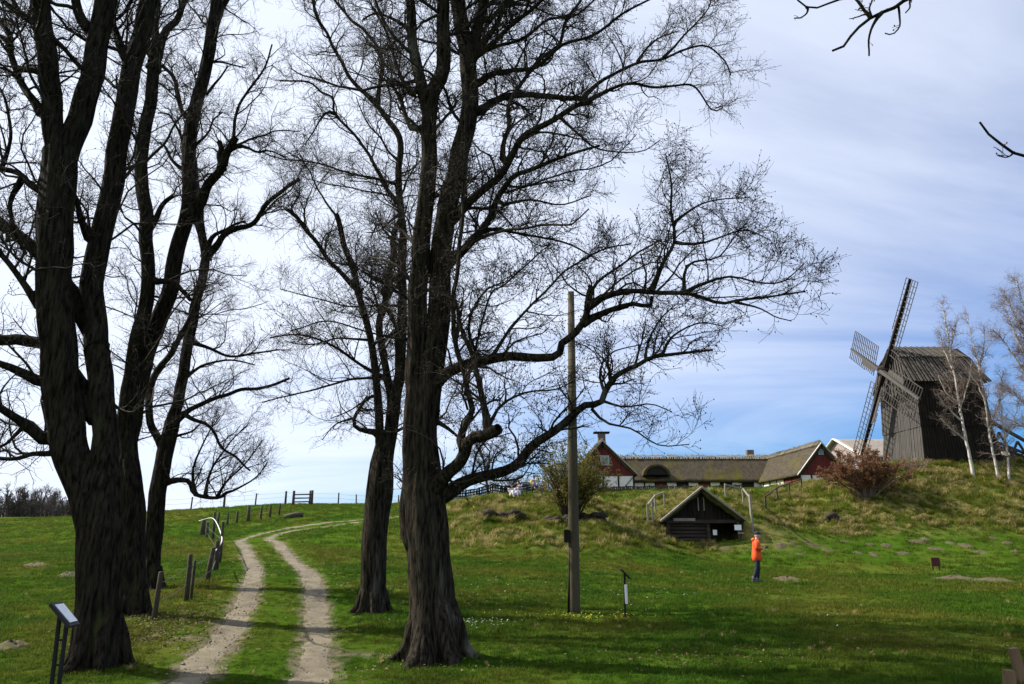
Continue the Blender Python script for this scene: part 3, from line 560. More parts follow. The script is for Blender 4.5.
# left wing
X0,X1=xlt(573,84),xlt(634,84); zg=zlt(492,84)
rL,rfL=wing('thatched_farmhouse','red gabled thatched wing with white base behind the leafy bush','y',X0,X1,84,100,zg,zlt(474,84),zlt(441,84),3)
gable_front(rL,rfL,X0,X1,84,zg,zlt(474,84),zlt(441,84),zlt(476,84)); half_timber(rL,(X0,84.1),(X1,84.1),zg,zlt(476,84)-.01,4)
MB().bar((X1-.1,83.97,zlt(477,84)),(X1-1.5,83.97,zg+.1),.14,.05).build('brace',m_tar,rL)
wx,wz=xlt(605.5,84),zlt(460.5,84); wn_=MB().box((wx,83.93,wz),(1.0,.12,1.1)).build('window',m_wframe,rL)
for i in (-1,1):
    for j in (-1,1): MB().box((wx+i*.23,83.86,wz+j*.26),(.38,.03,.44)).build('pane',m_glass,wn_)
ch=MB(); cxx=xlt(603,92); ch.box((cxx,92,zlt(441,92)+.3),(.9,.9,1.3)); cho=ch.build('chimney',m_stone,rfL); MB().box((cxx,92,zlt(441,92)+1.05),(2.0,1.2,.18)).build('chimney_cap',m_tar,cho)
# back wing
XB0,XB1=xlt(622,93)+.1,xlt(786,93); zgb=zlt(491,93)
rB,rfB=wing('thatched_farmhouse','long low mossy thatched wing between the two red gables','x',XB0,XB1,93,99.5,zgb,zlt(480,93),zlt(457,96.2),31)
half_timber(rB,(XB0,93.1),(XB1,93.1),zgb,zlt(479,93),15,red=(3,7,13),doors=(5,9,11))
dm=MB(); dx=xlt(657,92.6); dz=zlt(475,92.6)
pl=[(dx+1.35*math.cos(a),92.35,dz+.02+1.05*math.sin(a)) for a in np.linspace(0,math.pi,12)]
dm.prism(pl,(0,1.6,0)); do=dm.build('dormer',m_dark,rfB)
th=[(dx+1.75*math.cos(a),92.2,dz-.05+1.35*math.sin(a)) for a in np.linspace(0,math.pi,14)]
mb=MB()
for i in range(13):
    a,b=th[i],th[i+1]; mb.prism([a,b,(dx+(b[0]-dx)*.8,92.2,dz+(b[2]-dz)*.8),(dx+(a[0]-dx)*.8,92.2,dz+(a[2]-dz)*.8)],(0,2.2,0))
mb.build('dormer_thatch',m_thatch,rfB)
MB().box((xlt(752.5,97),97,zlt(455,97)),(.9,.7,1.3)).build('chimney',m_stone,rfB)
# right wing
XR0,XR1=xlt(801,80),xlt(847,80); zgr=zlt(488,80)
rR,rfR=wing('thatched_farmhouse','dark thatched wing with red gable nearest the windmill','y',XR0,XR1,80,99,zgr,zlt(474,80),zlt(443,80),57)
gable_front(rR,rfR,XR0,XR1,80,zgr,zlt(474,80),zlt(443,80),zlt(475,80)); half_timber(rR,(XR0,80.1),(XR1,80.1),zgr,zlt(475,80)-.01,4,red=(2,3)); half_timber(rR,(XR0+.1,99),(XR0+.1,80.2),zgr,zlt(476,80),8,red=(6,7))
wx,wz=xlt(824,80),zlt(452,80); wq=MB().box((wx,79.93,wz),(.55,.12,.6)).build('window',m_wframe,rR); MB().box((wx,79.86,wz),(.42,.03,.46)).build('pane',m_glass,wq)
# barn behind
bx0=float(at(837,440,100)[0]); br=root('barn',(bx0+10,98,hz(bx0+10,98)),'pale grey roofed barn behind the red gable and the windmill','barn')
zb=float(at(837,439,100)[2]); zbe=float(at(862,456,92.5)[2]); zb0=hz(bx0+8,96)-.3
MB().prism([(bx0,92.8,zb0),(bx0,92.8,zbe-.1),(bx0,100,zb-.25),(bx0,107.2,zbe-.1),(bx0,107.2,zb0)],(20,0,0)).build('wall',m_pink,br)
mb=MB(); bump_slab(mb,[(bx0-.4,92.1,zbe-.12),(bx0+20.5,92.1,zbe-.12),(bx0+20.5,100,zb),(bx0-.4,100,zb)],24,8,.03,3,.15); bump_slab(mb,[(bx0+20.5,107.9,zbe-.12),(bx0-.4,107.9,zbe-.12),(bx0-.4,100,zb),(bx0+20.5,100,zb)],24,8,.03,7,.15)
rfb=mb.build('roof',m_roofb,br)
for a in (92.1,107.9): MB().bar((bx0-.5,100,zb+.02),(bx0-.5,a,zbe-.1),.08,.38,up=(1,0,.001)).build('verge_board',m_white,rfb)
# ------------------------------------------------ windmill
MX0,MX1=float(at(921,420,58.2)[0]),float(at(988,420,58.2)[0]); MY0,MY1=58.2,64.0; mxm,mym=(MX0+MX1)/2,(MY0+MY1)/2
mz0=min(hz(MX0,MY0),hz(mxm,MY0))-.1; mzs=float(at(921,412,58.2)[2]); mze=float(at(921,381,58.2)[2]); mzk=float(at(912,358,59.6)[2]); mzr=float(at(905,347,61.1)[2])
mill=root('windmill',(mxm,mym,mz0),'black boarded post windmill with four lattice sails on the grassy bank','windmill')
def ring(z,ex,ey): return [(MX0-ex,MY0-ey,z),(MX1+ex,MY0-ey,z),(MX1+ex,MY1+ey,z),(MX0-ex,MY1+ey,z)]
FN=[(0,1),(1,2),(2,3),(3,0)]
def boarded(za,zb,ea,eb,nm,step=.24):
    A=ring(za,ea,ea); B=ring(zb,eb,eb)
    for i,j in FN:
        a0,a1,b0,b1=[np.array(q) for q in (A[i],A[j],B[i],B[j])]; n=int(np.linalg.norm(a1-a0)/step); nr=np.cross(a1-a0,b0-a0); nr/=np.linalg.norm(nr); q=MB()
        for k in range(n):
            u,v=k/n,(k+1)/n-.04/ (n*step) ; o=nr*random.uniform(0,.035)
            p=[a0+(a1-a0)*u+o,a0+(a1-a0)*v+o,b0+(b1-b0)*v+o,b0+(b1-b0)*u+o]; q.prism(p,-nr*.09)
        q.build(nm,m_tarlit if i==3 else m_tar,mill)  # sunward breast takes the paler lit copy, other faces the dark tar
mzm=(mz0*.52+mze*.48)
boarded(mz0+.25,mzm,.42,.12,'lower_wall'); boarded(mzm-.25,mze+.35,.20,.0,'upper_wall')
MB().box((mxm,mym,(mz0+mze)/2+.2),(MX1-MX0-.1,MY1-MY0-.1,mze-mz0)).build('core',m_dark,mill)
# gambrel roof with boards, ridge along the shaft
def roofplane(q,name,step,m,parent):
    a,b,c,d=[np.array(p,float) for p in q]; nr=np.cross(b-a,d-a); nr/=np.linalg.norm(nr); n=int(np.linalg.norm(b-a)/step); mb=MB()
    for k in range(n):
        u,v=k/n,(k+1)/n-.02; o=nr*(.05*(k%2)+random.uniform(0,.02)); mb.prism([a+(b-a)*u+o,a+(b-a)*v+o,d+(c-d)*v+o,d+(c-d)*u+o],-nr*.07)
    return mb.build(name,m,parent)
m_mroof=mat('mill_roof_boards',(.050,.042,.034),(.105,.090,.072),2.2,.85,.4,9,stretch=(1,1,3),c3=(.05,.05,.03),s3=.6)
k0,k1=MY0+1.15,MY1-1.15; ex0,ex1=MX0-.65,MX1+.55
rf=MB().prism([(ex0+.25,MY0,mze+.2),(ex0+.25,k0+.1,mzk-.1),(ex0+.25,mym,mzr-.15),(ex0+.25,k1-.1,mzk-.1),(ex0+.25,MY1,mze+.2)],(ex1-ex0-.5,0,0)).build('roof',m_tar,mill)
roofplane([(ex0,MY0-.5,mze-.1),(ex1,MY0-.5,mze-.1),(ex1-.55,k0,mzk),(ex0+.1,k0,mzk)],'roof_boards',.28,m_mroof,rf)
roofplane([(ex0+.1,k0-.15,mzk+.02),(ex1-.55,k0-.15,mzk+.02),(ex1-.9,mym,mzr),(ex0+.5,mym,mzr)],'roof_boards',.28,m_mroof,rf)
roofplane([(ex1,MY1+.5,mze-.1),(ex0,MY1+.5,mze-.1),(ex0+.1,k1,mzk),(ex1-.55,k1,mzk)],'roof_boards',.28,m_mroof,rf)
roofplane([(ex1-.55,k1+.15,mzk+.02),(ex0+.1,k1+.15,mzk+.02),(ex0+.5,mym,mzr),(ex1-.9,mym,mzr)],'roof_boards',.28,m_mroof,rf)
roofplane([(ex1,MY0-.5,mze-.12),(ex1,MY1+.5,mze-.12),(ex1-.6,k1,mzk),(ex1-.6,k0,mzk)],'roof_hip',.28,m_mroof,rf)
# breast hood
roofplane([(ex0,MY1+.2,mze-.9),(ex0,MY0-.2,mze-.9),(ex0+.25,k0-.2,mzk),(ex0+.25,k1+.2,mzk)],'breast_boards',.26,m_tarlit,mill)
for p in [(MX0,MY0),(MX1,MY0),(MX0,MY1),(MX1,MY1)]: MB().box((p[0],p[1],mz0+.05),(.7,.7,.9)).build('footing',m_stone,mill)
# sails in the plane before the breast
hub=at(883,371,61.1); SX=hub[0]; e0=np.array((-.06,-1,0)); e0/=np.linalg.norm(e0); zz=np.array((.19,0,.98)); axn=np.cross(e0,zz)
MB().tube([hub+(-.35,0,0),(MX0+.6,hub[1],hub[2]+.25)],[.30,.34],10).build('windshaft',m_tar,mill)
AL=R(28); RS=8.2
for k in range(4):
    al=AL+k*math.pi/2; u=zz*math.cos(al)+e0*math.sin(al); v=-zz*math.sin(al)+e0*math.cos(al)   # v: trailing side (clockwise)
    off=np.array((-.16 if k%2 else .16,0,0)); c=hub+off
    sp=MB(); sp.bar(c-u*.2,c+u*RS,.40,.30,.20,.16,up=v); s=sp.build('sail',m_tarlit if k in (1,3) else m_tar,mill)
    tilt=np.array((-.18,0,0)); W=1.85
    for i in range(15):
        q=c+u*(1.5+i*(RS-1.55)/14); tw=1-.5*i/14; MB().bar(q-v*.85+tilt*-.3,q+v*W+tilt*tw,.055,.04).build('lattice_bar',m_tarlit,s)
    for wv in (.6,1.2,W): MB().bar(c+u*1.5+v*wv+tilt*wv/W,c+u*RS+v*wv+tilt*.5*wv/W,.05,.04).build('lattice_lath',m_tarlit,s)
    MB().bar(c+u*3.6-v*.85,c+u*RS-v*.85,.05,.04).build('lattice_lath',m_tarlit,s)
    q=MB(); q.prism([c+u*1.3-v*.15,c+u*1.6-v*.55,c+u*4.6-v*.6,c+u*4.9-v*.15],(.05,0,0)); q.build('leading_board',m_tarlit,s)
# tail pole, ladder and trestle behind the mill
tb=at(1046,472,59.5); tb[2]=hz(tb[0],tb[1])
MB().bar((MX1-.2,mym-1.6,mz0+4.4),(tb[0],tb[1],tb[2]+.9),.26,.26,.2,.2).build('tail_pole',m_tarlit,mill)
for dy in (-.45,.45): MB().bar((MX1+.2,mym+dy-1,mz0+2.4),(MX1+4.2,mym+dy-1,hz(MX1+4.2,mym)+.05),.09,.22).build('ladder_rail',m_tarlit,mill)
for i in range(9):
    f=(i+.5)/9; z1=hz(MX1+4.2,mym); MB().box((MX1+.2+4*f,mym-1,mz0+2.4+(z1-mz0-2.4)*f),(.24,.9,.05)).build('tread',m_tarlit,mill)
for dx in (1.6,3.0):
    for s in (-1,1): MB().bar((MX1+dx,mym-1.6,mz0+3.6-dx*.55),(MX1+dx+s*1.1,mym-1.6+s*.2,hz(MX1+dx+s*1.1,mym-1.6)-.1),.14).build('trestle_leg',m_tarlit,mill)
MB().bar((MX1+.6,mym-1.75,mz0+1.2),(MX1+4.1,mym-1.75,mz0+1.1),.1).build('trestle_rail',m_tarlit,mill)
# ------------------------------------------------ earth cellar hut
hx0,hx1,hy,hyb,hzb=HUT[0],HUT[1],HUT[2],HUT[3],HUT[4]
ap=at(701.5,487,43.9); eL=at(660.5,519,43.9); eR=at(747,519,43.9)
hut=root('earth_cellar',((hx0+hx1)/2,47,hzb),'turf roofed dark log hut dug into the grassy bank','hut')
m_turf=mat('turf',(.045,.050,.013),(.11,.095,.035),2.2,.98,1.0,9,spec=.05,bdist=.08)
m_log=mat('dark_logs',(.022,.016,.012),(.055,.041,.030),2,.9,.6,9,stretch=(.6,3,3))
mb=MB(); bump_slab(mb,[(eL[0],48.6,eL[2]-.02),(eL[0],44.1,eL[2]-.02),(ap[0],44.1,ap[2]+.03),(ap[0],48.6,ap[2]+.03)],16,14,.12,5,.26); bump_slab(mb,[(eR[0],44.1,eR[2]-.02),(eR[0],48.6,eR[2]-.02),(ap[0],48.6,ap[2]+.03),(ap[0],44.1,ap[2]+.03)],16,14,.14,15,.26)
hr=mb.build('roof',m_turf,hut)
for e in (eL,eR): MB().bar((ap[0],43.9,ap[2]-.02),(e[0],43.9,e[2]-.12),.10,.30,up=(0,1,.001)).build('bargeboard',m_grey,hr)
zeav=eL[2]-.05
n=17
for i in range(n):
    a=hx0+.05+(hx1-hx0-.1)*i/n; b=hx0+.05+(hx1-hx0-.1)*(i+1)/n-.02
    top=lambda x: ap[2]-.38-(ap[2]-zeav)*abs(x-ap[0])/(eR[0]-ap[0])
    MB().prism([(a,hy,zeav-.02),(b,hy,zeav-.02),(b,hy,max(zeav+.05,top(b))),(a,hy,max(zeav+.05,top(a)))],(0,.07+.03*(i%2),0)).build('gable_plank',m_tar,hut)
MB().box(((hx0+hx1)/2,hy-.05,zeav-.08),(hx1-hx0+.1,.26,.2)).build('lintel_beam',m_log,hut)
MB().box((hx0+1.05,hy-.22,zeav+.02),(1.3,.05,.17)).build('shelf_board',m_grey,hut)
for i in range(6):
    z=hzb+.11+i*.215; MB().tube([(hx0,hy+.1,z),(hx0+2.45,hy+.1,z)],.112,8,True,.04).build('log',m_log,hut)
for x in (hx0+2.5,hx1-.12,hx0+.1): MB().box((x,hy+.05,(hzb+zeav)/2-.1),(.2,.2,zeav-hzb)).build('door_post',m_log,hut)
for x in (ap[0]-.12,ap[0]+.22): MB().box((x,hy-.06,zeav+.95),(.07,.06,.8)).build('gable_slat',m_grey,hut)
for x in (hx0-.05,hx1+.05):
    for i in range(6): MB().tube([(x,hy+.1,hzb+.11+i*.22),(x,hyb,hzb+.11+i*.22)],.115,7).build('log',m_log,hut)
MB().prism([(hx0,hyb-.1,hzb-.1),(hx1,hyb-.1,hzb-.1),(hx1,hyb-.1,zeav-.1),(ap[0],hyb-.1,ap[2]-.4),(hx0,hyb-.1,zeav-.1)],(0,.2,0)).build('back_wall',m_log,hut)
m_paper=mat('white_board',(.72,.73,.75),(.78,.79,.80),6,.6)
p=at(716,532.5,44.3); tag(MB().box((p[0],hy-.03,p[2]),(.24,.02,.30)).build('paper_notice',m_paper,origin=(p[0],hy-.03,p[2])),'small white notice inside the dark hut opening','notice')
sg=at(739.5,541,43.4); sgz=hz(sg[0],sg[1]); sr=root('sign_post',(sg[0],sg[1],sgz),'short signpost with white board at the right of the hut','sign')
MB().bar((sg[0],sg[1],sgz-.1),(sg[0],sg[1],sgz+1.05),.08).build('post',m_post,sr); MB().box((sg[0]-.05,sg[1]-.06,at(738,527.5,43.4)[2]),(.40,.03,.30)).build('board',m_paper,sr); MB().box((sg[0]+.12,sg[1]-.06,at(738,533,43.4)[2]),(.34,.03,.08)).build('arm',m_grey,sr)
# railings beside the hut and on the steps
def railing(name,label,posts,rails=(.95,),pm=m_grey,w=.1,cat='railing',grp=None,d=None):
    P=[]
    for px,py,ht in posts: P.append((hit(px,py) if d is None else np.array((*at(px,py,d)[:2],hz(*at(px,py,d)[:2]))),ht))
    r=root(name,P[0][0],label,cat,grp)
    for q,ht in P: MB().bar(q-(0,0,.2),q+(random.uniform(-.04,.04),0,ht),w).build('post',pm,r)
    for f in rails:
        for (a,h1),(b,h2) in zip(P[:-1],P[1:]): MB().bar(a+(0,-.06,h1*f),b+(0,-.06,h2*f),w*.7,w*.8).build('rail',pm,r)
    return r
railing('timber_railing','grey timber railing left of the hut roof',[(653,524,1.3),(648,523,1.1),(656,514,1.2),(665,508,1.1)],(.93,))
railing('timber_railing','bleached timber railing right of the hut roof',[(753,532,2.2),(751,518,1.3),(744,508,1.3),(726,500,1.1)],(.93,))
railing('step_railing','dark handrail climbing the bank towards the right red gable',[(766,512,1.0),(778,502,1.0),(790,496,1.0),(802,491,.9)],(.95,),m_post)
# low dark fence in front of the farm
def fence(name,label,a,b,n,ht,rails,pm,pick=0,w=.11):
    a=np.array(a,float);b=np.array(b,float); g=lambda f:(lambda q:np.array((q[0],q[1],hz(q[0],q[1]))))(a+(b-a)*f)
    r=root(name,g(0),label,'fence')
    for i in range(n): q=g(i/(n-1)); MB().bar(q-(0,0,.2),q+(random.uniform(-.05,.05),0,ht*random.uniform(.95,1.12)),w).build('post',pm,r)
    for h in rails:
        for i in range(n-1): MB().bar(g(i/(n-1))+(0,-.05,h*ht),g((i+1)/(n-1))+(0,-.05,h*ht+random.uniform(-.04,.04)),w*.5,w).build('rail',pm,r)
    if pick:
        mb=MB(); L=np.linalg.norm(b-a); k=int(L/pick)
        for i in range(k): q=g((i+.5)/k); mb.bar(q+(0,-.12,.05),q+(random.uniform(-.05,.05),-.12,ht*random.uniform(.75,.95)),pick*.75,.03)
        o=mb.build('pickets',pm,r); o['kind']='stuff'
    return r
fence('farm_fence','dark picket fence along the foot of the farm',at(590,485,69)[:2],at(742,485,71)[:2],14,.62,(.35,.8),m_post,.2)
fence('hilltop_fence','dark board fence behind the left mound',at(452,485,66)[:2],at(545,485,68)[:2],8,.85,(.3,.6,.9),m_tar,.1)
# ------------------------------------------------ pole, signs, fence posts
pb=hit(574.5,613); pole=root('wooden_pole',pb,'tall bare wooden pole standing alone on the lawn','pole')
tp=at(571,292,pb[1]); m_pole=mat('pole_wood',(.046,.038,.020),(.090,.073,.040),2,.85,.7,7,stretch=(9,9,.7),c3=(.075,.058,.038),s3=.5)
MB().tube([pb-(0,0,.2),pb+(tp-pb)*.02,pb+(tp-pb)*.5,tp],[.135,.125,.105,.072],14).build('shaft',m_pole,pole)
bx=at(566.5,536,pb[1]-.05); MB().box(bx+(0.0,0,0),(.11,.16,.26)).build('junction_box',m_tar,pole)
MB().tube([pb+(-.14,-.05,-.1),at(569.5,575,pb[1]-.05),at(570,545,pb[1]-.05)],.022,8).build('conduit',m_tar,pole)
m_metal=mat('black_metal',(.010,.010,.011),(.016,.016,.018),5,.6,spec=.15); m_panel=mat('panel_face',(.50,.54,.60),(.58,.62,.68),3,.25,spec=.5)
# reading stand at the left
A,B,C_,D=at(51,603,7.25),at(62,601.5,7.55),at(80,623.5,7.5),at(70.5,626,7.2); nrm=np.cross(B-A,D-A); nrm/=np.linalg.norm(nrm); nrm*=np.sign(nrm[2])
fb=at(52,690,7.25); fz=hz(fb[0],fb[1]); ls=root('reading_stand',(fb[0],fb[1],fz),'black metal reading stand with tilted pale panel at the lower left','sign')
MB().prism([A,B,C_,D],-nrm*.03).build('frame',m_metal,ls)
cen=(A+B+C_+D)/4; MB().prism([cen+(q-cen)*.78+nrm*.004 for q in (A,B,C_,D)],nrm*.006).build('panel',m_panel,ls)
for (a,b) in (((60,614),(51,690)),((67,621),(58,692))):
    p0=at(*a,7.35); p1=at(*b,7.35); p1=p1+(p1-p0)*((fz-.05-p1[2])/(p1[2]-p0[2])); MB().bar(p0,p1,.028).build('leg',m_metal,ls)
for f in (640,665): MB().bar(at(57.5-(f-640)*.12,f,7.35),at(64.5-(f-640)*.12,f,7.35),.02).build('crossbar',m_metal,ls)
# thin stand on the lawn
sb=hit(625,618); s2=root('reading_stand',sb,'slim black stand with tilted panel out on the lawn right of the pole','sign')
d=sb[1]; MB().bar(sb-(0,0,.1),at(624.5,573,d),.035).build('leg',m_metal,s2); a,b=at(620,569,d),at(629.5,579,d); MB().prism([a+(0,-.16,0),b+(0,-.16,0),b+(0,.16,0),a+(0,.16,0)],(.01,0,.014)).build('panel',m_metal,s2)
MB().box((at(626,594,d)[0],d-.03,at(625,594,d)[2]),(.05,.02,.36)).build('label_strip',m_paper,s2)
# small dark red sign
rb=hit(935.5,571); rs=root('low_sign',rb,'small dark red sign on two short legs on the lawn below the bank','sign'); d=rb[1]
m_rsign=mat('dark_red_paint',(.06,.010,.010),(.085,.014,.013),3,.6)
c=at(935.5,562,d); MB().box((c[0],d,c[2]),(.40,.04,.40)).build('board',m_rsign,rs)
for s in (-.15,.15): MB().bar((c[0]+s,d+.03,rb[2]-.1),(c[0]+s,d+.03,c[2]),.04).build('leg',m_tar,rs)
# stakes in the lower right corner
m_stake=mat('fresh_wood',(.12,.075,.038),(.20,.13,.07),3,.85,.4,16,stretch=(4,4,.5))
for (px,py,wd,ln,lb) in ((1013,648,.10,.02,'taller brown stake leaning in the lower right corner'),(1008.5,670,.11,-.01,'shorter brown stake in front in the lower right corner')):
    dd=9.0 if py<660 else 8.6; t=at(px,py,dd); zb_=hz(t[0],dd); mb=MB(); mb.bar((t[0]+ln*3,dd,zb_-.15),(t[0],dd,t[2]),wd,wd*.8,wd*.9,wd*.7); tag(mb.build('wooden_stake',m_stake,origin=(t[0],dd,zb_)),lb,'stake')
# wire fence on the left of the track
def post_mesh(mb,q,ht,wd,lean=(0,0)):
    top=q+np.array((lean[0],lean[1],ht)); mb.tube([q-(0,0,.25),q+(top-q)*.5,top-(0,0,.02),top],[wd*.52,wd*.5,wd*.47,wd*.38],8,True,.06)
fp=[(153.6,620,574,5),(186.4,601,556,4.6),(190.8,600,562.5,3),(206.3,583,549,4.6),(216,571,542,4.8),(219.7,564,523,3),(213,540,513,2.6),(202,536,519,4.6),(207,538.6,523,2.6),(217,526,513,2.4),(227,525.7,513,2.2),(236.5,523.5,511.6,2.2),(248,522,506,3.2),(260.5,520,506,2),(269.6,517.5,505,2.2),(279,515.5,503.5,2)]
fr=root('wire_fence',hit(153,620),'wire fence of weathered posts along the left side of the track','fence'); TOP=[]
for i,(px,py,pt,wv) in enumerate(fp):
    q=hit(px,py); ht=(py-pt)*pxm(px,py,q[1]); ht=min(ht,1.75); mb=MB(); le=(random.uniform(-.06,.06),0) if i!=3 else (.10,0); post_mesh(mb,q,ht,max(.055,wv*pxm(px,py,q[1])),le); mb.build('post',m_post,fr); TOP.append(q+np.array((le[0],0,ht)))
m_wire=mat('fence_wire',(.10,.10,.10),(.16,.16,.16),5,.5,metal=.6); m_tape=mat('white_tape',(.62,.60,.56),(.72,.70,.66),5,.6)
od=[0,1,3,4,5,8,9,10,11,12,13,14,15]
for h in (.35,.75):
    for a,b in zip(od[:-1],od[1:]):
        p,q=TOP[a],TOP[b]; p=p-(0,0,p[2]-hz(p[0],p[1])-h*min(1.1,p[2]-hz(p[0],p[1]))); q=q-(0,0,q[2]-hz(q[0],q[1])-h*min(1.1,q[2]-hz(q[0],q[1])))
        MB().tube([p,(p+q)/2-(0,0,.03),q],.005,4,False).build('wire',m_wire,fr)
MB().tube(catmull([TOP[3]-(0,0,.1),TOP[4]-(0,0,.25),TOP[5]-(0,0,.5),TOP[6]-(.1,0,.35),TOP[7]-(.3,0,.15)],24),.018,6).build('tape',m_tape,fr)
ff=root('wire_fence',at(161,514,74)*(1,1,0)+(0,0,hz(*at(161,514,74)[:2])),'wire fence of thin posts on the crest of the far meadow','fence'); TP=[]
for px,d,pt in ((100,72,1.2),(130,73,1.1),(161,74,1.25),(191,75,1.2),(223.7,76,1.15),(255,77,1.2),(285,78,1.3),(338,79,1.2),(356,80,1.1),(376,80,1.1),(398,80,1.1)):
    q=at(px,508,d); q[2]=hz(q[0],d); mb=MB(); post_mesh(mb,q,pt*1.05,.22 if px in(223.7,285) else .15,(random.uniform(-.05,.05),0)); mb.build('post',m_post,ff); TP.append(q+(0,0,pt))
for h in (0,.45):
    for a,b in zip(TP[:-1],TP[1:]): MB().tube([a-(0,0,.08+h),(a+b)/2-(0,0,.12+h),b-(0,0,.08+h)],.008,4,False).build('wire',m_wire,ff)
g0=at(292.5,512,73); g1=at(311,512,73); gt=root('field_gate',(g0[0],73,hz(g0[0],73)),'dark rail gate between two stout posts on the far meadow','gate')
for g in (g0,g1,g1+(-.25,0.3,0)): z=hz(g[0],73); mb=MB(); post_mesh(mb,np.array((g[0],g[1],z)),1.45,.26); mb.build('post',m_post,gt)
for h in (.35,.7,1.05): MB().bar((g0[0],72.9,hz(g0[0],73)+h),(g1[0],72.9,hz(g1[0],73)+h),.07,.12).build('rail',m_post,gt)
lg=hit(284,519.5); lg2=hit(303,517.5); lq=MB(); lq.tube([lg+(0,0,.12),(lg+lg2)/2+(0,0,.18),lg2+(0,0,.14)],[.2,.22,.17],9,True,.08); tag(lq.build('fallen_log',m_post,origin=lg),'dark log lying on the grass below the field gate','log')
# molehills
m_soil=mat('mole_soil',(.055,.040,.023),(.108,.082,.046),7,.98,1,30,c3=(.07,.075,.02),s3=3.5,t3=(.52,.6))
MHP=[]
def molehill(q,r,h,seed,lab,m=m_soil):
    MHP.append((q[0],q[1],r))
    rg=np.random.default_rng(seed); V=[];n=14;k=6
    for i in range(k+1):
        f=i/k
        for j in range(n):
            a=j*2*math.pi/n; rr=r*f*(1+.25*math.sin(2*a+seed)+.12*math.sin(5*a+seed*2)); x,y=q[0]+rr*math.cos(a),q[1]+rr*math.sin(a)*1.1
            V.append((x,y,(hz(x,y) if i==k else 0)+0))
    V=np.array(V); V[:,2]=H(V[:,0],V[:,1])
    for i in range(k+1): V[i*n:(i+1)*n,2]+=h*(1-(i/k)**1.6)*(1+.9*(rg.random(n)-.5))-(.03 if i==k else 0)
    i=np.arange((k+1)*n).reshape(k+1,n); j=np.roll(i,-1,1); Q=np.stack([i[:-1],j[:-1],j[1:],i[1:]],-1).reshape(-1,4)
    return tag(link('molehill',npmesh('molehill',V-q,Q),m,None,q),lab,'molehill','molehills on the lawn')
mh=[(781,548),(794,546),(812,546),(828,551),(858,553),(874,556),(886,546),(903,554),(918,543),(936,549),(951,544),(966,547),(993,539),(1008,544),(845,543),(870,545),(800,556),(926,541),(980,553),(1016,552),(714,547),(725,551),(676,552)]
for i,(px,py) in enumerate(mh): molehill(hit(px,py),random.uniform(.22,.48),random.uniform(.05,.10),i,'small brown molehill, one of many dotted over the lawn below the bank')
molehill(hit(955,580),.95,.14,77,'widest heap of bare brown soil right of the small red sign'); molehill(hit(995,582),.7,.12,78,'flat patch of bare soil nearest the right edge of the lawn'); molehill(hit(787,580),.5,.10,79,'single molehill just right of the person in orange')
molehill(hit(36,566),.5,.10,91,'brown soil heap in the meadow near the left edge'); molehill(hit(68,576),.4,.1,92,'brown soil heap just left of the nearest trunk'); molehill(hit(10,648),.3,.08,93,'brown soil heap at the lower left edge')
# exposed earth scars on the left mound
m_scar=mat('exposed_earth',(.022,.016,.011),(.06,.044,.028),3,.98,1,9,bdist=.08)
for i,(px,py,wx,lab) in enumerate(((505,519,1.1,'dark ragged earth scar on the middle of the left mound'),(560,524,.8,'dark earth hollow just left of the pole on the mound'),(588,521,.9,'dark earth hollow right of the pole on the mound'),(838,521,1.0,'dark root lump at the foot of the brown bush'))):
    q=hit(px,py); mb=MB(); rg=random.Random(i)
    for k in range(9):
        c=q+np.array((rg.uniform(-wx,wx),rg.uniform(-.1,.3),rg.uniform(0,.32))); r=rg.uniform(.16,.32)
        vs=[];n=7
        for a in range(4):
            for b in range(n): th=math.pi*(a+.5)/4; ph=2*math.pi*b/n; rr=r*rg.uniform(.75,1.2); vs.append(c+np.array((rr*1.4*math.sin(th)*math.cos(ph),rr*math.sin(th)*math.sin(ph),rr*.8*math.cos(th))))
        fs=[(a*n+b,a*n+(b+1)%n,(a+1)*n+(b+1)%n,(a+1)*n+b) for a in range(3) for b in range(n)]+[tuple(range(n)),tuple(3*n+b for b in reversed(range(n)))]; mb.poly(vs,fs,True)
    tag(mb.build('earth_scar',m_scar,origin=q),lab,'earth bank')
# ------------------------------------------------ birches, shrubs, far trees
m_birch=mat('birch_bark',(.36,.33,.29),(.48,.45,.40),3,.8,.3,12,stretch=(1,1,3),c3=(.06,.05,.045),s3=1.6,t3=(.6,.68)); m_btwig=mat('birch_twig',(.16,.115,.095),(.22,.17,.14),3,.9)
BR=dict(bk=m_birch,bud=.4,rtw=1.35,cat='tree',up=.7,trmax=.09,spread=.1)
tree('birch_tree','slender white birch leaning in front of the windmill','birches on the mill bank',55,[([(975,482),(966,440),(958,395),(950,350),(945,318),(942,300)],3.4,.7,.6)],
 [([(961,420),(948,408),(938,396)],1.8,.8),([(958,402),(946,392),(938,375)],1.6,.7),([(966,440),(950,428),(940,418)],1.8,.7),([(952,368),(944,350),(940,335)],1.4,.7),([(950,352),(954,335),(957,315)],1.3,.6),([(960,410),(968,385),(972,360)],1.4,.6)],201,dens=5,L=((.7,1.7),(.4,1.0),(.2,.5)),cnt=(5,4),twm=m_btwig,**BR)
tree('birch_tree','thin pale birch just right of the windmill wall','birches on the mill bank',54,[([(999,482),(991,442),(985,400),(978,365),(970,330),(966,312)],2.6,.6,.3)],
 [([(986,405),(978,385),(968,372)],1.4,.6),([(989,430),(998,405),(1003,385)],1.4,.6),([(979,370),(984,345),(984,325)],1.2,.5)],202,dens=5,L=((.7,1.7),(.4,1.0),(.2,.5)),cnt=(5,4),twm=m_btwig,**BR)
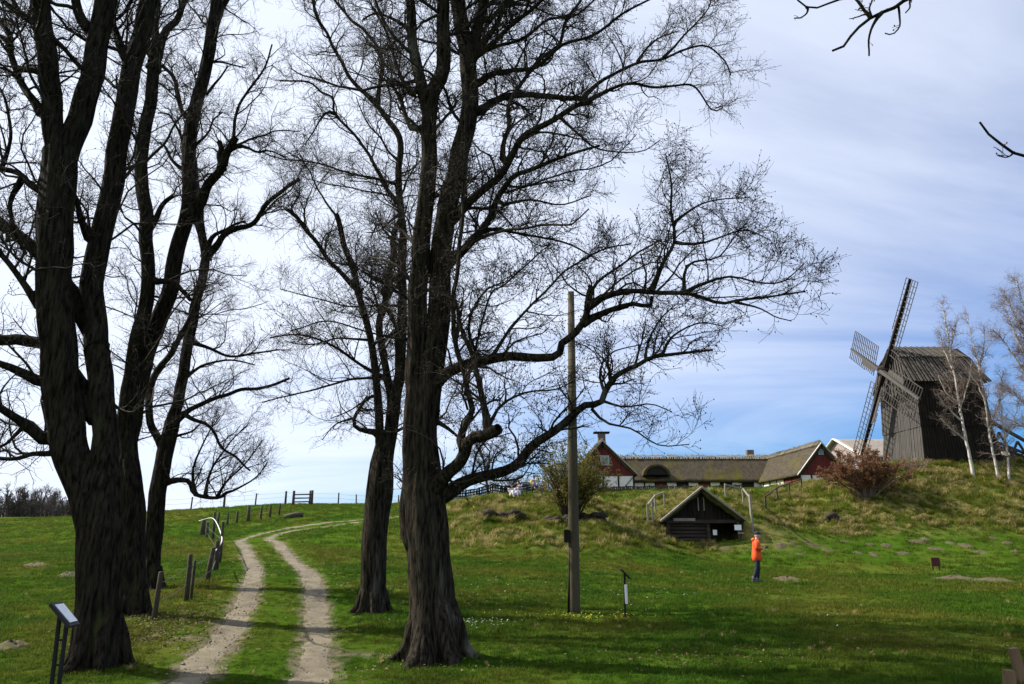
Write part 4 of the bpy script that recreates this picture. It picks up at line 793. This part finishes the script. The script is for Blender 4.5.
tree('birch_tree','short thin birch stem right of the mill ladder','birches on the mill bank',54,[([(1009,482),(1007,448),(1002,420),(1000,395),(1003,370)],2.4,.6,.3)],[([(1005,440),(1015,415),(1020,395)],1.2,.5)],203,dens=5,L=((.6,1.4),(.4,.9),(.2,.5)),cnt=(5,4),twm=m_btwig,**BR)
tree('birch_tree','fine feathery birch crown at the right edge','birches on the mill bank',50,[([(1052,486),(1046,440),(1038,390),(1030,340),(1022,300),(1016,278)],3.8,.8,.3)],
 [([(1040,400),(1020,365),(1003,340),(992,330)],2.2,.8),([(1036,375),(1015,335),(1004,305)],2,.8),([(1030,345),(1012,310),(1002,290)],1.8,.7),([(1043,420),(1022,400),(1000,385)],2,.8),([(1030,340),(1045,310),(1050,290)],1.8,.7),([(1046,440),(1020,425),(1002,415)],2,.8),([(1040,400),(1060,360),(1070,330)],2,.8)],204,dens=6,L=((.9,2.2),(.5,1.2),(.25,.6)),cnt=(6,5),twm=m_btwig,drop=.25,**BR)
m_btree=mat('far_bark',(.05,.042,.036),(.08,.068,.058),2,.95)
FT=dict(bk=m_btree,bud=0,rtw=2.2,trmax=.12,spread=.1,twm=m_btree)
tree('bare_tree','bare twiggy tree on the hilltop right of the centre trunk','far hilltop trees',72,[([(489,502),(487,485),(484,465),(480,445),(478,428)],3.5,.8,.5)],[([(487,480),(478,462),(468,450)],1.6,.6),([(485,470),(495,452),(502,440)],1.6,.6),([(482,458),(474,440),(470,428)],1.4,.6),([(487,486),(470,478),(460,470)],1.4,.6)],211,dens=5,L=((.8,2.0),(.5,1.1),(.25,.6)),cnt=(5,4),up=.4,**FT)
tree('bare_tree','low round bare tree on the hilltop behind the seated people','far hilltop trees',72,[([(510,502),(510,492),(512,486)],3,1.6,.2)],[([(510,492),(500,486),(491,484)],1.6,.7),([(511,490),(520,483),(530,483)],1.6,.7),([(512,487),(508,480),(503,477)],1.4,.6),([(512,487),(516,479),(521,477)],1.4,.6)],212,dens=8,L=((.6,1.3),(.4,.9),(.2,.5)),cnt=(6,5),up=.1,**FT)
def leaves(T,rng,sz,name,m,par,base):
    K=len(T); a=rng.normal(size=(K,3)); a/=np.linalg.norm(a,axis=1)[:,None]; b=rng.normal(size=(K,3)); b-=a*(a*b).sum(1)[:,None]; b/=np.linalg.norm(b,axis=1)[:,None]
    s=rng.uniform(sz[0],sz[1],K)[:,None]; V=np.stack([T-a*s,T+b*s*.55,T+a*s,T-b*s*.55],1).reshape(-1,3); Q=np.arange(K*4).reshape(K,4)
    o=link(name,npmesh(name,V-base,Q,False),m,par); o['kind']='stuff'; return o
def shrub(name,label,cpx,foot,d,hw,hh,m,seed,nst,nl,lsz,tw,cat='shrub'):
    rng=np.random.default_rng(seed); b=at(cpx,foot,d); b[2]=hz(b[0],d); rt=root(name,b,label,cat); P=[];Rr=[]
    for i in range(nst):
        a=rng.uniform(0,6.28); e=rng.uniform(.15,1)**.7; tip=b+np.array((math.cos(a)*hw*e,math.sin(a)*hw*.8*e,hh*rng.uniform(.6,1)*(1.1-.55*e*e))); st=b+np.array((math.cos(a)*.25,math.sin(a)*.25,-.1)); mid=(st+tip)/2+np.array((0,0,hh*.12))+rng.normal(size=3)*.12
        C=resample(catmull([st,mid,tip],12),9); C[0,2]=hz(C[0,0],C[0,1])-.1; P.append(C); Rr.append(np.linspace(.04,.010,9))
    P=np.array(P);Rr=np.array(Rr); V,Q=tubes(P,Rr,5,rng); link('stems',npmesh('stems',V-b,Q),tw,rt)
    B1,R1=spawn(P,Rr,np.full(nst,8),rng,(.4*hh*.5,hh*.5),(30,65),.3,5,.012,.6,.25); B2,R2=spawn(B1,R1,np.full(len(B1),5),rng,(.15,.55),(30,65),.2,3,.006,.6,.2)
    V1,Q1=tubes(B1,R1,3,rng); V2,Q2=tubes(B2,np.maximum(R2,.004),3,rng); link('twigs',npmesh('twigs',np.vstack([V1,V2])-b,np.vstack([Q1,Q2+len(V1)])),tw,rt)
    if nl:
        src=np.concatenate([B2.reshape(-1,3),B1.reshape(-1,3)]); T=src[rng.integers(0,len(src),nl)]+rng.normal(size=(nl,3))*.05; leaves(T,rng,lsz,'leaves',m,rt,b)
    return rt
m_beech=mat('dry_beech_leaf',(.13,.052,.020),(.20,.095,.040),1.5,.8,trans=.35,c3=(.12,.085,.04),s3=1); m_newleaf=mat('new_leaf',(.125,.110,.016),(.18,.15,.028),1.5,.7,trans=.4)
shrub('beech_bush','russet bush keeping last autumn leaves on the bank left of the windmill',868,505,51,3.3,3.3,m_beech,301,60,26000,(.035,.075),m_btwig,'bush')
shrub('leafy_bush','olive green bush in new leaf behind the wooden pole',571,528,38.5,2.3,4.3,m_newleaf,302,52,24000,(.028,.055),m_twig,'bush')
shrub('bramble_bush','small dark bramble on the bank top below the mill sails',915,470,55,1.6,1.2,m_beech,303,20,500,(.03,.05),m_btwig,'bush')
# far wood
rng=np.random.default_rng(401); P=[];Rr=[]
for i in range(760):
    px=rng.uniform(-420,98); d=rng.uniform(150,200); q=at(px,516,d); z=hz(q[0],d); hh=rng.uniform(2.2,6.4)*(1 if px<50 else max(.35,(105-px)/55)); tp=np.array((q[0]+rng.normal()*.5,d,z+hh)); P.append(resample(np.array([(q[0],d,z-.5),(q[0]+rng.normal()*.4,d,z+hh*.5),tp]),8)); Rr.append(np.linspace(.22,.04,8))
P=np.array(P);Rr=np.array(Rr); B1,R1=spawn(P,Rr,np.full(len(P),16),rng,(1.2,3.4),(25,60),.5,4,.06,.6,.12); B2,R2=spawn(B1,R1,np.full(len(B1),5),rng,(.6,1.6),(25,60),.4,3,.035,.8,.2)
V0,Q0=tubes(P,Rr,4,rng);V1,Q1=tubes(B1,R1,3,rng);V2,Q2=tubes(B2,np.maximum(R2,.03),3,rng)
m_wood=mat('far_wood',(.050,.040,.034),(.085,.068,.055),.3,.95,coord='pos')
tag(link('distant_wood',npmesh('distant_wood',np.vstack([V0,V1,V2]),np.vstack([Q0,Q1+len(V0),Q2+len(V0)+len(V1)])),m_wood),'dark bare wood on the skyline at the far left','wood',kind='stuff')
# ------------------------------------------------ people
m_skin=mat('skin',(.42,.25,.18),(.48,.30,.22),6,.55); m_orange=mat('orange_jacket',(.60,.062,.007),(.70,.085,.012),5,.6,.3,12); m_jean=mat('dark_jeans',(.008,.010,.024),(.016,.019,.040),6,.85,.3,20)
m_navy=mat('navy_cap',(.010,.013,.035),(.016,.02,.05),6,.8); m_boot=mat('grey_boots',(.045,.045,.05),(.08,.08,.085),6,.7); m_blk=mat('black_plastic',(.01,.01,.01),(.02,.02,.02),6,.4,spec=.5)
m_yel=mat('yellow_top',(.55,.40,.05),(.65,.48,.08),5,.8); m_wht=mat('white_cloth',(.60,.61,.66),(.70,.71,.75),5,.8); m_blu=mat('blue_cloth',(.06,.09,.22),(.09,.13,.28),5,.8); m_hair=mat('brown_hair',(.03,.02,.014),(.055,.036,.024),8,.7)
def skin(name,V,E,rad,m,par,sub=2,origin=None):
    og=ORG[par.name] if par else np.array(origin,float); me=bpy.data.meshes.new(name); me.from_pydata([tuple(np.array(v)-(0,0,0)) for v in V],E,[]); o=bpy.data.objects.new(name,me); COL.objects.link(o); me.materials.append(m)
    sk=o.modifiers.new('skin','SKIN'); sk.use_smooth_shade=True; sk.branch_smoothing=.6
    for i,r in enumerate(rad):
        s=me.skin_vertices[0].data[i]; s.radius=(r,r) if not isinstance(r,tuple) else r; s.use_root=(i==0)
    ss=o.modifiers.new('sub','SUBSURF'); ss.levels=ss.render_levels=sub
    if par: o.parent=par; ORG[o.name]=og
    return o
def ball(mb,c,r,n=12,k=8,f=None):
    vs=[]
    for a in range(k+1):
        for b in range(n):
            th=math.pi*a/k; ph=2*math.pi*b/n; u=np.array((math.sin(th)*math.cos(ph),math.sin(th)*math.sin(ph),math.cos(th))); q=np.array(c)+u*np.array(r); vs.append(q if f is None else f(q,u))
    mb.poly(vs,[(a*n+b,(a+1)*n+b,(a+1)*n+(b+1)%n,a*n+(b+1)%n) for a in range(k) for b in range(n)],True); return mb
# walker in profile, facing right (+x), looking at the thing in his hands; local units metres, height 1.72
fp_=hit(759,583); K=(583-534)*pxm(759,560,fp_[1])/1.72
pr=root('person',fp_,'person in orange jacket and dark cap standing on the lawn looking at a device','person'); pr.scale=(K,K,K); pr.rotation_euler=(0,0,R(-8))
V=[(0,0,.92),(.01,0,1.10),(.0,0,1.30),(.02,0,1.43),(.05,0,1.52),(.075,0,1.60),(.06,0,1.67),
   (-.0,.10,.88),(.03,.10,.50),(-.02,.10,.09),(.12,.11,.035),(.0,-.10,.88),(-.03,-.10,.50),(-.17,-.10,.11),(-.05,-.11,.035),
   (.0,.19,1.40),(-.02,.24,1.14),(.20,.14,1.15),(.27,.07,1.20),(.0,-.19,1.40),(-.02,-.24,1.14),(.20,-.14,1.15),(.27,-.07,1.20)]
E_=[(0,1),(1,2),(2,3),(3,4),(4,5),(5,6),(0,7),(7,8),(8,9),(9,10),(0,11),(11,12),(12,13),(13,14),(3,15),(15,16),(16,17),(17,18),(3,19),(19,20),(20,21),(21,22)]
Rd=[(.10,.12),(.11,.13),(.12,.14),.085,.055,.085,.075,.085,.06,.042,.035,.085,.06,.042,.035,.06,.048,.036,.022,.06,.048,.036,.022]
skin('body',V,E_,Rd,m_skin,pr)
def lb(name,mb,m,par=pr): o=mb.build(name,m); o.parent=par; ORG[o.name]=ORG[par.name]; return o
jk=[(0,0,.66),(.0,0,.98),(.01,0,1.2),(-.01,0,1.36),(.01,0,1.47),(-.0,.20,1.40),(-.03,.26,1.15),(.19,.15,1.16),(-.0,-.20,1.40),(-.03,-.26,1.15),(.19,-.15,1.16)]
skin('jacket',jk,[(0,1),(1,2),(2,3),(3,4),(3,5),(5,6),(6,7),(3,8),(8,9),(9,10)],[(.21,.23),(.19,.215),(.175,.195),(.15,.17),.09,.09,.078,.06,.09,.078,.06],m_orange,pr)
lb('hood',ball(MB(),(-.065,0,1.455),(.085,.12,.065)),m_orange)
skin('trousers',[(0,0,.88),(0,.10,.80),(.03,.10,.50),(-.02,.10,.12),(0,-.10,.80),(-.03,-.10,.50),(-.17,-.10,.15)],[(0,1),(1,2),(2,3),(0,4),(4,5),(5,6)],[(.10,.12),.095,.08,.066,.095,.08,.066],m_jean,pr)
for s,(x,z) in ((1,(.03,.0)),(-1,(-.12,.02))):
    ball(mb_:=MB(),(x,.105*s,z+.055),(.15,.055,.06),10,6); ball(mb_,(x-.055,.105*s,z+.13),(.075,.062,.10),10,6); lb('boot',mb_,m_boot)
def headshape(c): 
    return lambda q,u: q+np.array((.012*max(0,u[0])*(1-abs(u[2])),0,0))
hd=ball(MB(),(.075,0,1.60),(.098,.078,.118),14,10,headshape(0)); hd.poly([(.165,-.014,1.60),(.165,.014,1.60),(.198,0,1.578),(.168,0,1.63)],[(0,1,2),(0,2,3),(1,3,2),(0,3,1)]); ho=lb('head',hd,m_skin)
for s in (-1,1): lb('ear',ball(MB(),(.06,.078*s,1.60),(.022,.012,.034),8,6),m_skin,ho); lb('eye',ball(MB(),(.160,.030*s,1.622),(.012,.014,.009),8,6),m_blk,ho)
lb('mouth',MB().box((.168,0,1.548),(.012,.045,.010)),m_boot,ho)
cp=ball(MB(),(.07,0,1.655),(.112,.092,.085),14,8,lambda q,u:np.array((q[0],q[1],max(q[2],1.635)))); cp.prism([(.14,-.075,1.645),(.235,-.05,1.625),(.235,.05,1.625),(.14,.075,1.645)],(0,0,.014)); lb('cap',cp,m_navy)
for s in (-1,1):
    Vh=[(.255,.085*s,1.185),(.285,.07*s,1.205),(.305,.06*s,1.215)]; Eh=[(0,1),(1,2)]; Rh=[.026,.032,.028]
    for k,(ln) in enumerate((.05,.058,.055,.045)):
        y=(.075-.012*k)*s; z=1.235-.018*k; b=len(Vh); Vh+=[(.318,y,z),(.318+ln*.6,y-.012*s,z+.006),(.318+ln*.75,y-.034*s,z)]; Eh+=[(2,b),(b,b+1),(b+1,b+2)]; Rh+=[.0105,.0095,.008]
    b=len(Vh); Vh+=[(.295,.045*s,1.235),(.322,.030*s,1.25)]; Eh+=[(1,b),(b,b+1)]; Rh+=[.0115,.010]
    skin('hand',Vh,Eh,Rh,m_skin,pr,1)
# the camera in the hands is its own thing
ca,sa=math.cos(R(-8)),math.sin(R(-8)); dv=lambda p: fp_+K*np.array((p[0]*ca-p[1]*sa,p[0]*sa+p[1]*ca,p[2]))
c=dv((.345,0,1.215)); dvr=root('camera_device',c,'small black camera held in the hands of the person in orange','camera')
MB().box(c,(.05*K,.13*K,.085*K),R(-8)).build('body',m_blk,dvr); MB().tube([dv((.36,0,1.215)),dv((.41,0,1.215))],.032*K,12).build('lens',m_blk,dvr)
# seated people on the mound
def sitter(px,py,d,label,shirt,rz,ht=1.0,legs=m_blu):
    b=at(px,py,d); b[2]=hz(b[0],d); r=root('person',b,label,'person','people sitting on the mound'); r.rotation_euler=(0,0,rz)
    V=[(0,0,.12),(.0,0,.35),(.02,0,.55),(.04,0,.64),(.06,0,.74),(.05,0,.82),(.18,.13,.14),(.42,.16,.40),(.52,.15,.06),(.62,.15,.04),(.18,-.13,.14),(.42,-.16,.40),(.52,-.15,.06),(.62,-.15,.04),(0,.18,.55),(.08,.24,.34),(.30,.18,.38),(.36,.15,.40),(0,-.18,.55),(.08,-.24,.34),(.30,-.18,.38),(.36,-.15,.40)]
    Ed=[(0,1),(1,2),(2,3),(3,4),(4,5),(0,6),(6,7),(7,8),(8,9),(0,10),(10,11),(11,12),(12,13),(2,14),(14,15),(15,16),(16,17),(2,18),(18,19),(19,20),(20,21)]
    skin('body',V,Ed,[.14,.12,.12,.055,.085,.075,.085,.065,.045,.035,.085,.065,.045,.035,.055,.045,.035,.028,.055,.045,.035,.028],m_skin,r,1)
    skin('shirt',[(0,0,.14),(0,0,.36),(0,0,.55),(0,.19,.54),(.07,.25,.36),(0,-.19,.54),(.07,-.25,.36)],[(0,1),(1,2),(2,3),(3,4),(2,5),(5,6)],[.17,.155,.145,.075,.06,.075,.06],shirt,r,1)
    skin('trousers',[(0,0,.12),(.18,.13,.15),(.42,.16,.41),(.51,.15,.12),(.18,-.13,.15),(.42,-.16,.41),(.51,-.15,.12)],[(0,1),(1,2),(2,3),(0,4),(4,5),(5,6)],[.16,.105,.08,.06,.105,.08,.06],legs,r,1)
    o=ball(MB(),(.045,0,.795),(.10,.09,.105),12,8,lambda q,u:np.array((min(q[0],.09) if q[2]<.80 else q[0],q[1],q[2]))).build('hair',m_hair); o.parent=r; ORG[o.name]=ORG[r.name]
    return r
sitter(511.5,497,46,'person in white sitting at the left on the mound top',m_wht,R(-60),legs=m_wht)
sitter(519,497,46.4,'person in white and blue sitting beside a friend on the mound top',m_blu,R(-140),legs=m_wht)
# bench for the person in yellow
bq=at(534,495,47.5); bq[2]=hz(bq[0],47.5); bn=root('bench',bq,'low wooden bench under the person in yellow','bench'); MB().box(bq+(0,0,.42),(1.3,.36,.06)).build('seat',m_post,bn)
for s in (-.5,.5): MB().box(bq+(s,0,.19),(.08,.3,.42)).build('leg',m_post,bn)
yl=sitter(534,495,47.5,'person in yellow top sitting by the olive green bush on the mound',m_yel,R(-70)); yl.location.z+=.43
# ------------------------------------------------ ground cover
def gn_scatter(name,pts,scl,rot,idx,srcs,label,cat):
    me=bpy.data.meshes.new(name); me.vertices.add(len(pts)); me.vertices.foreach_set('co',np.asarray(pts,np.float32).ravel())
    for nm,ty,arr in (('scl','FLOAT',scl),('idx','INT',idx)):
        a=me.attributes.new(nm,ty,'POINT'); a.data.foreach_set('value',np.asarray(arr,np.float32 if ty=='FLOAT' else np.int32))
    a=me.attributes.new('rot','FLOAT_VECTOR','POINT'); a.data.foreach_set('vector',np.asarray(rot,np.float32).ravel())
    o=bpy.data.objects.new(name,me); COL.objects.link(o); ng=bpy.data.node_groups.new(name,'GeometryNodeTree')
    ng.interface.new_socket('Geometry',in_out='INPUT',socket_type='NodeSocketGeometry'); ng.interface.new_socket('Geometry',in_out='OUTPUT',socket_type='NodeSocketGeometry')
    n=ng.nodes.new; l=ng.links.new; gi=n('NodeGroupInput'); go=n('NodeGroupOutput'); ip=n('GeometryNodeInstanceOnPoints'); jn=n('GeometryNodeJoinGeometry')
    for s in reversed(srcs):
        oi=n('GeometryNodeObjectInfo'); oi.inputs['Object'].default_value=s; oi.inputs['As Instance'].default_value=True; l(oi.outputs['Geometry'],jn.inputs[0])
    def na(nm,t):
        q=n('GeometryNodeInputNamedAttribute'); q.data_type=t; q.inputs['Name'].default_value=nm; return q.outputs['Attribute']
    l(gi.outputs[0],ip.inputs['Points']); l(jn.outputs[0],ip.inputs['Instance']); ip.inputs['Pick Instance'].default_value=True
    l(na('idx','INT'),ip.inputs['Instance Index']); l(na('scl','FLOAT'),ip.inputs['Scale']); l(na('rot','FLOAT_VECTOR'),ip.inputs['Rotation']); l(ip.outputs[0],go.inputs[0])
    md=o.modifiers.new('scatter','NODES'); md.node_group=ng; return tag(o,label,cat,kind='stuff')
def tuft(name,n,rad,h,wd,m,seed,lean=.5):
    rg=np.random.default_rng(seed); V=[];Q=[]
    for i in range(n):
        a=rg.uniform(0,6.28); r=rad*math.sqrt(rg.random()); p=np.array((r*math.cos(a),r*math.sin(a),-.01)); hh=h*rg.uniform(.5,1.1); b=rg.uniform(0,6.28); t=np.array((math.cos(b),math.sin(b),0)); s=np.array((-t[1],t[0],0))*wd*rg.uniform(.7,1.2); le=lean*rg.uniform(.2,1)
        q1=p+np.array((0,0,hh*.55))+t*hh*le*.35; q2=p+np.array((0,0,hh*(1-.25*le)))+t*hh*le; k=len(V)
        V+=[p-s,p+s,q1+s*.8,q1-s*.8,q2+s*.12,q2-s*.12]; Q+=[(k,k+1,k+2,k+3),(k+3,k+2,k+4,k+5)]
    me=npmesh(name,np.array(V),np.array(Q),True); me.materials.append(m); return bpy.data.objects.new(name,me)
m_g1=mat('grass_blade',(.030,.076,.005),(.063,.115,.009),.5,.6,coord='pos',trans=.42,rand=.28,spec=.06,c3=(.112,.112,.015),s3=.20,t3=(.45,.64)); m_g2=mat('dry_grass',(.25,.205,.075),(.37,.31,.125),1.5,.8,coord='pos',trans=.35,rand=.25,spec=.05)
m_g3=mat('rough_grass',(.085,.115,.013),(.165,.168,.026),.6,.7,coord='pos',trans=.4,rand=.25,spec=.05)
rg=np.random.default_rng(77)
def cone(y0,y1,dens,mar=3.0,k=.80):
    w1=k*y1+mar; n=int(dens*(y1-y0)*2*w1); y=rg.uniform(y0,y1,n); x=rg.uniform(-w1,w1,n); ok=np.abs(x)<k*y+mar; return x[ok],y[ok]
def scatter(bands,name,srcs,label,keep=None,sc=(.7,1.3),extra=None):
    X=[];Y=[];S=[]
    for y0,y1,de,s in bands: x,y=cone(y0,y1,de); X.append(x);Y.append(y);S.append(np.full(len(x),s))
    x=np.concatenate(X);y=np.concatenate(Y);s=np.concatenate(S); rd=rutdist(x,y)
    k=(rd>.20+.28*rg.random(len(x)))&~((x>HUT[0]-.3)&(x<HUT[1]+.3)&(y>43.7)&(y<51))
    for a_,b_,r1_,r2_ in WP: k&=~(rg.random(len(x))<.85*np.exp(-((x-a_)/r1_)**2-((y-b_)/r2_)**2))
    for a_,b_,r_ in MHP: k&=~(((x-a_)**2+(y-b_)**2)<(r_*.75)**2)
    if keep is not None: k&=keep(x,y,rd)
    x,y,s,rd=x[k],y[k],s[k],rd[k]; z=H(x,y,rd=rd)
    if extra is not None: x=np.r_[x,extra[:,0]];y=np.r_[y,extra[:,1]];z=np.r_[z,extra[:,2]];s=np.r_[s,np.full(len(extra),.75)];rd=np.r_[rd,np.full(len(extra),9.)]
    n=len(x)
    s=s*rg.uniform(sc[0],sc[1],n)*np.where(rd<.8,.6,1)
    return gn_scatter(name,np.stack([x,y,z],1),s,np.stack([rg.normal(0,.12,n),rg.normal(0,.12,n),rg.uniform(0,6.28,n)],1),rg.integers(0,len(srcs),n),srcs,label,'grass')
gs=[tuft('lawn_tuft',26,.10,.065,.0042,m_g1,i,.8) for i in range(4)]
def patchy(x,y,rd): return rg.random(len(x))<np.clip(.72+1.1*vnoise(x*.9,y*.9)+.5*vnoise(x*3,y*3),.12,1)
scatter([(5,13,150,.85),(13,22,75,1.15),(22,34,30,1.7),(34,64,9,2.4),(64,82,4,2.8)],'lawn_grass',gs,'short green spring grass over the lawn and meadow',patchy)
bank=bankmask
dsr=[tuft('dry_tuft',34,.15,.30,.009,m_g2,20+i,1.3) for i in range(3)]; rsr=[tuft('rough_tuft',26,.14,.22,.008,m_g3,30+i,1.0) for i in range(3)]
def roofpts(n):
    u=rg.random(n);v=rg.random(n);e=np.where(rg.random(n)<.5,0,1)[:,None]; E_2=np.where(e==0,eL[None],eR[None]); p=ap[None]*(1-u[:,None])+E_2*u[:,None]; p[:,1]=44.05+v*4.4; return p
steep=lambda x,y:np.hypot(H0(x+.3,y)-H0(x-.3,y),H0(x,y+.3)-H0(x,y-.3))/.6
scatter([(29,50,16,1.2),(50,72,9,1.5)],'rough_bank_grass',rsr,'rough olive grass on the banks',lambda x,y,rd:rg.random(len(x))<bank(x,y)*sst(.10,.22,steep(x,y)),extra=roofpts(420))
scatter([(29,50,20,1.15),(50,72,11,1.4)],'dry_bank_grass',dsr,'dry straw coloured grass clumps on the banks',lambda x,y,rd:rg.random(len(x))<bank(x,y)*sst(.10,.25,steep(x,y))*np.clip(.24+1.6*vnoise(x*.8+9,y*.8)+.9*vnoise(x*2.6,y*2.6),0,1),extra=roofpts(260))
scatter([(5,30,5,.5)],'worn_straw_grass',dsr,'pale worn grass along the edges of the track',lambda x,y,rd:(rd<.9)&(vnoise(x*1.5,y*1.5)>-.05),(.4,.8))
scatter([(5,14,1.6,.34),(14,30,.8,.42)],'straw_wisps',dsr,'pale dead straw mixed through the lawn',lambda x,y,rd:(rd>.5)&(vnoise(x*.6+31,y*.6)+.5*vnoise(x*2.2,y*2.2)>.12),(.5,1.0))
wsr=[tuft('lush_tuft',30,.12,.12,.006,m_g1,50+i,.9) for i in range(3)]
scatter([(5,16,9,.9),(16,30,5,1.1)],'lush_tufts',wsr,'taller lush grass clumps scattered over the lawn',lambda x,y,rd:(rd>.7)&(vnoise(x*.8+71,y*.8+4)+.6*vnoise(x*2.9,y*2.9)>.14))
# pebbles in the ruts
n=3600; i_=rg.integers(60,330,n); sd=rg.integers(0,2,n); P_=np.array([RUTS[a][b] for a,b in zip(sd,i_)])+rg.normal(0,.17,(n,2)); zz2=H(P_[:,0],P_[:,1])+.02; s_=rg.uniform(.006,.02,n)*(1+(rg.random(n)<.05))
oc=np.array([(1,0,0),(-1,0,0),(0,1,0),(0,-1,0),(0,0,.7),(0,0,-.7)]); VV=np.c_[P_,zz2][:,None]+oc[None]*s_[:,None,None]*rg.uniform(.6,1.3,(n,6,1)); ff=np.array([(0,2,4),(2,1,4),(1,3,4),(3,0,4),(2,0,5),(1,2,5),(3,1,5),(0,3,5)])
tag(link('pebbles',npmesh('pebbles',VV.reshape(-1,3),(ff[None]+np.arange(n)[:,None,None]*6).reshape(-1,3),False),mat('pebble',(.13,.115,.095),(.26,.235,.20),9,.9,coord='pos')),'small pebbles lying in the wheel ruts',kind='stuff')
# flowers, leaf litter
def blossom(name,px0,py0,rx,ry,n,m,label,sz,h):
    q=hit(px0,py0); x=q[0]+rg.normal(0,rx,n); y=q[1]+rg.normal(0,ry,n); z=H(x,y)+h; V=[];Q=[]
    for i in range(n):
        s=sz*rg.uniform(.7,1.2); k=len(V); a=rg.uniform(0,6.28); t=rg.normal(0,.35,2)
        ring_=[(x[i]+s*math.cos(a+j*2.0944/2)*(1 if j%2 else .55),y[i]+s*math.sin(a+j*2.0944/2)*(1 if j%2 else .55),z[i]+s*.3*(j%2)+t[0]*s*math.cos(a+j)) for j in range(6)]
        V+=[(x[i],y[i],z[i]-s*.2)]+ring_; Q+=[(k,k+1+j,k+1+(j+1)%6) for j in range(6)]
    return tag(link(name,npmesh(name,np.array(V),np.array(Q),False),m),label,'flowers',kind='stuff')
m_wfl=mat('white_petal',(.75,.75,.72),(.8,.8,.78),5,.7,trans=.3); m_yfl=mat('yellow_petal',(.55,.52,.05),(.65,.6,.08),5,.7,trans=.3)
blossom('white_flowers',462,626,.5,.35,70,m_wfl,'white spring flowers right of the centre trunk',.02,.07); blossom('white_flowers',440,592,1.6,1.5,60,m_wfl,'scattered white flowers on the lawn behind the centre tree',.02,.07)
blossom('white_flowers',580,600,2.5,2.2,70,m_wfl,'scattered white flowers round the wooden pole',.02,.07); blossom('yellow_flowers',582,620,.75,.3,150,m_yfl,'yellow flowers in a patch before the pole',.02,.07)
m_litter=mat('leaf_litter',(.085,.055,.030),(.17,.115,.062),2,.9,rand=0,c3=(.09,.055,.03),s3=3)
LT=[]
for px,py,rx,ry,n in ((180,620,.55,.9,800),(160,636,.5,.6,400),(140,640,.4,.4,250),(430,668,.7,.35,120),(205,648,.35,.7,120),(690,660,.8,.5,220),(900,640,1.5,.8,200),(135,618,.8,.5,300)):
    q=hit(px,py); x=q[0]+rg.normal(0,rx,n); y=q[1]+rg.normal(0,ry,n); LT.append(np.stack([x,y,H(x,y)+rg.uniform(.01,.06,n)],1))
T=np.vstack(LT); K_=len(T); a=rg.normal(size=(K_,3))*(1,1,.3); a/=np.linalg.norm(a,axis=1)[:,None]; b=np.cross(a,rg.normal(size=(K_,3))*(.3,.3,1)); b/=np.linalg.norm(b,axis=1)[:,None]; s=rg.uniform(.014,.030,K_)[:,None]
tag(link('leaf_litter',npmesh('leaf_litter',np.stack([T-a*s,T+b*s*.6,T+a*s,T-b*s*.6],1).reshape(-1,3),np.arange(K_*4).reshape(K_,4),False),m_litter),'brown fallen leaves by the left trees and fence',kind='stuff')
